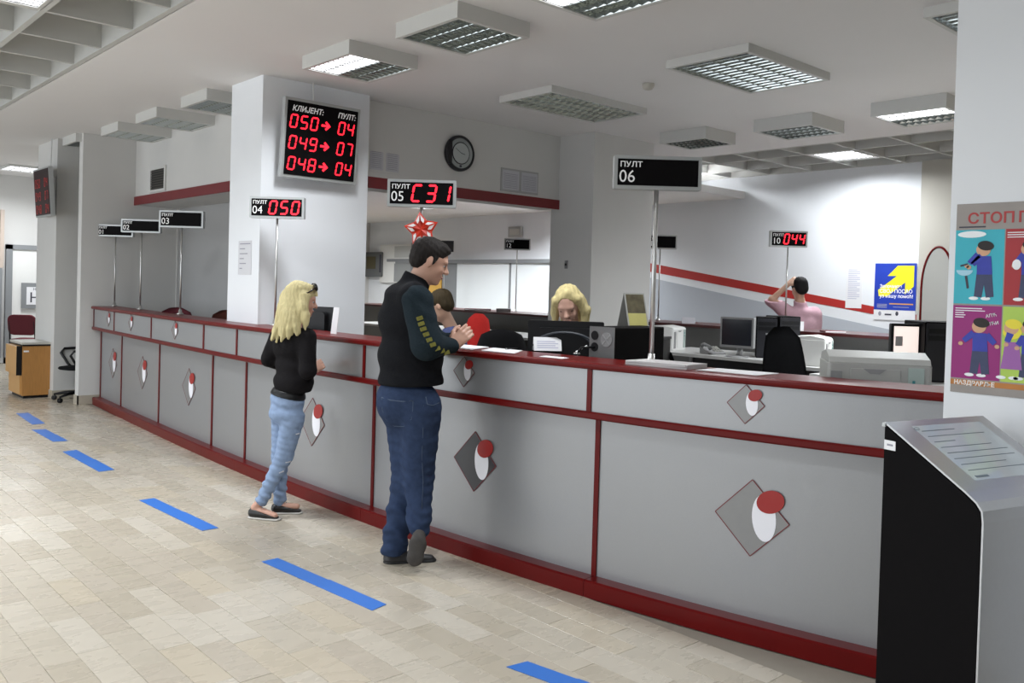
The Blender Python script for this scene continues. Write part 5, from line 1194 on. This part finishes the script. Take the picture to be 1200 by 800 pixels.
nets('blouse', [E_((0, .06, tz-.18), (.185, .105, .08)), E_((0, .06, tz-.28), (.175, .115, .19)), E_((0, .08, tz-.52), (.155, .12, .18)), K_((-.17, .05, tz-.15), (-.22, -.05, tz-.40), .052, .045), K_((-.22, -.05, tz-.40), (-.11, -.18, .80), .045, .032), K_((.17, .05, tz-.15), (.22, -.05, tz-.40), .052, .045), K_((.22, -.05, tz-.40), (.11, -.18, .80), .045, .032)],
     .008, M_bl, cl, .03, cuts=[((0, -.3, 1), tz-.12)], wob=fold(40, .003))
nets('trousers', [E_((0, .08, .52), (.18, .14, .11)), K_((-.09, .05, .50), (-.10, -.30, .50), .088, .066), K_((.09, .05, .50), (.10, -.30, .50), .088, .066), K_((-.10, -.30, .49), (-.10, -.28, .10), .062, .046), K_((.10, -.30, .49), (.10, -.28, .10), .062, .046)], .009, mat('dark_trousers', (.02, .02, .025), .85), cl, .03)
for x in (-.1, .1): nets('shoe', [K_((x, -.25, .035), (x, -.38, .03), .036, .032)], .007, M_flat, cl, .02, cuts=[((0, 0, -1), 0)])
wc_ = office_chair('office chair the blonde clerk sits on', (4.100, 3.946, 0.200), -YAW, M_blackfab, w=.40, seat_z=.405, back_h=.36, back_z=.12)
# ================================================================== seated clerk half hidden by the man
c2 = thing('person', 'seated person with short dark hair and blue patterned top beyond the standing man', 'person', (4.450, 5.763, 0.200), -YAW)
qc = A3(-0.047, 0, 1.390-.20); QR = headframe((-.80, .25, -.50)); tz = qc[2]-.12
body = head_prims(qc, QR, 1.0)+[K_((.06, .03, tz-.10), qc+A3(.02, .0, -.05), .055, .05, .02), E_((.06, .04, tz-.28), (.12, .17, .20)), E_((.06, .06, tz-.50), (.12, .15, .18)), E_((.06, .06, .48), (.14, .17, .10)),
    K_((.07, -.16, tz-.14), (.03, -.22, tz-.38), .042, .036), K_((.03, -.22, tz-.38), (-.18, -.14, .80), .034, .024), K_((.05, .20, tz-.14), (.03, .24, tz-.38), .042, .036), K_((.03, .24, tz-.38), (-.18, .14, .80), .034, .024),
    K_((.04, -.08, .48), (-.34, -.08, .48), .078, .055), K_((.04, .12, .48), (-.34, .12, .48), .078, .055), K_((-.34, -.08, .46), (-.32, -.08, .06), .048, .032), K_((-.34, .12, .46), (-.32, .12, .06), .048, .032), K_((-.30, -.08, .035), (-.42, -.08, .032), .034, .028), K_((-.30, .12, .035), (-.42, .12, .032), .034, .028)]
nets('body', body+hand_prims((-.18, -.14, .80), (-1, .3, -.1), (0, 0, 1), -1, .95, 30)+hand_prims((-.18, .14, .80), (-1, -.3, -.1), (0, 0, 1), 1, .95, 30), .0065, S_p, c2, .02)
T = lambda p: qc+QR @ np.array(p)
M_h2 = hair('brown_hair', (.045, .032, .015), .5)
nets('hair', [E_(T((-.018, 0, .045)), (.108, .085, .092), QR), E_(T((-.05, 0, -.01)), (.062, .076, .07), QR)], .006, M_h2, c2, .02, cuts=[(QR @ A3(.75, 0, -.66), QR @ A3(.75, 0, -.66) @ T((.035, 0, .0)))])
face_bits(c2, qc, QR, 1.0, M_h2)
nets('blouse', [E_((.06, .04, tz-.13), (.11, .17, .09)), E_((.06, .04, tz-.28), (.13, .18, .20)), E_((.06, .06, tz-.50), (.13, .16, .18)), K_((.07, -.16, tz-.14), (.03, -.22, tz-.38), .054, .046), K_((.03, -.22, tz-.38), (-.12, -.16, .80), .046, .034), K_((.05, .20, tz-.14), (.03, .24, tz-.38), .054, .046), K_((.03, .24, tz-.38), (-.12, .16, .80), .046, .034)],
     .009, mat('blue_pattern', (.045, .06, .16), .8, noise=.8, nscale=30), c2, .03)
nets('trousers', [E_((.06, .06, .49), (.15, .18, .11)), K_((.04, -.08, .48), (-.34, -.08, .48), .088, .066), K_((.04, .12, .48), (-.34, .12, .48), .088, .066), K_((-.34, -.08, .47), (-.32, -.08, .10), .062, .046), K_((-.34, .12, .47), (-.32, .12, .10), .062, .046)], .01, mat('dark_trousers', (.02, .02, .025), .85), c2, .03)
for y in (-.08, .12): nets('shoe', [K_((-.29, y, .035), (-.42, y, .03), .036, .032)], .008, M_flat, c2, .02, cuts=[((0, 0, -1), 0)])
# ================================================================== man in pink at the back counter
pk = thing('person', 'man in a pink shirt seen from behind scratching his head at the back counter', 'person', (9.40, 5.43, 0), -YAW)
PX = (0.010058, 936, 0.0180, 1.3227, 370)      # metres per grid unit and reference of this figure
def Pp(px_, py_, dy): return A3((px_-PX[1])*PX[0]+PX[2], dy, PX[3]-(py_-PX[4])*PX[0])
pc = Pp(935, 338, -.02); PR = headframe((-.25, .85, -.30)); hs2 = 1.0
rs, re, rw = Pp(955, 368, 0), Pp(958, 395, .10), Pp(945, 400, .30)
ls, le, lw = Pp(921, 366, 0), Pp(904, 352, .0), Pp(922, 333, -.03)
body = head_prims(pc, PR, hs2)+[K_(Pp(938, 358, .0), Pp(936, 348, 0), .06, .055, .02), E_(Pp(938, 383, 0), (.19, .12, .19)), E_(Pp(936, 405, 0), (.17, .12, .16)), E_(Pp(936, 425, 0), (.16, .12, .12)),
    K_(rs, re, .05, .04), K_(re, rw, .04, .028), K_(ls, le, .05, .042), K_(le, lw, .04, .026), K_(Pp(928, 430, 0), Pp(927, 474, 0), .08, .055), K_(Pp(927, 474, 0), Pp(926, 517, .02), .05, .035), K_(Pp(944, 430, 0), Pp(946, 474, 0), .08, .055), K_(Pp(946, 474, 0), Pp(947, 517, .02), .05, .035)]
nets('body', body+hand_prims(lw, Pp(932, 326, -.03)-lw, (-.2, -.9, .3), 1, 1.05, 35)+hand_prims(rw, (-.5, .6, 0), (0, 0, 1), 1, 1.0, 30), .0065, S_p, pk, .02)
T = lambda p: pc+PR @ np.array(p)
M_h3 = hair('black_hair', (.010, .009, .009), .4)
nets('hair', [E_(T((-.018, 0, .045)), (.110, .088, .092), PR), E_(T((-.05, 0, -.01)), (.065, .078, .08), PR)], .006, M_h3, pk, .02, cuts=[(PR @ A3(.75, 0, -.66), PR @ A3(.75, 0, -.66) @ T((.04, 0, .0)))])
M_pink = cloth('pink_shirt', (.50, .32, .37), .10, 30)
nets('shirt', [E_(Pp(938, 366, 0), (.20, .11, .07)), E_(Pp(938, 382, 0), (.235, .14, .19)), E_(Pp(939, 402, 0), (.235, .145, .20)), K_(rs, re, .085, .075), K_(re, rw, .070, .045), K_(ls, le, .09, .075), K_(le, lw+(le-lw)*.25, .072, .045), K_(Pp(938, 360, 0), Pp(937, 353, 0), .075, .07, .02)], .007, M_pink, pk, .05,
     cuts=[((0, 0, -1), -Pp(938, 428, 0)[2]), ((0, -.25, 1), Pp(938, 353, 0)[2])], wob=fold(30, .006, (.8, .2, .7), 14))
nets('trousers', [E_(Pp(936, 427, 0), (.17, .13, .10)), K_(Pp(928, 430, 0), Pp(927, 474, 0), .095, .07), K_(Pp(927, 474, 0), Pp(926, 515, .02), .068, .055), K_(Pp(944, 430, 0), Pp(946, 474, 0), .095, .07), K_(Pp(946, 474, 0), Pp(947, 515, .02), .068, .055)], .01, mat('dark_trousers', (.02, .02, .025), .85), pk, .03)
for x in (926, 947):
    q = Pp(x, 517, 0); q[2] = .035; nets('shoe', [K_(q+A3(0, -.03, 0), q+A3(0, .16, 0), .042, .036)], .009, M_shoe, pk, .02, cuts=[((0, 0, -1), 0)])
bpy.context.view_layer.update()
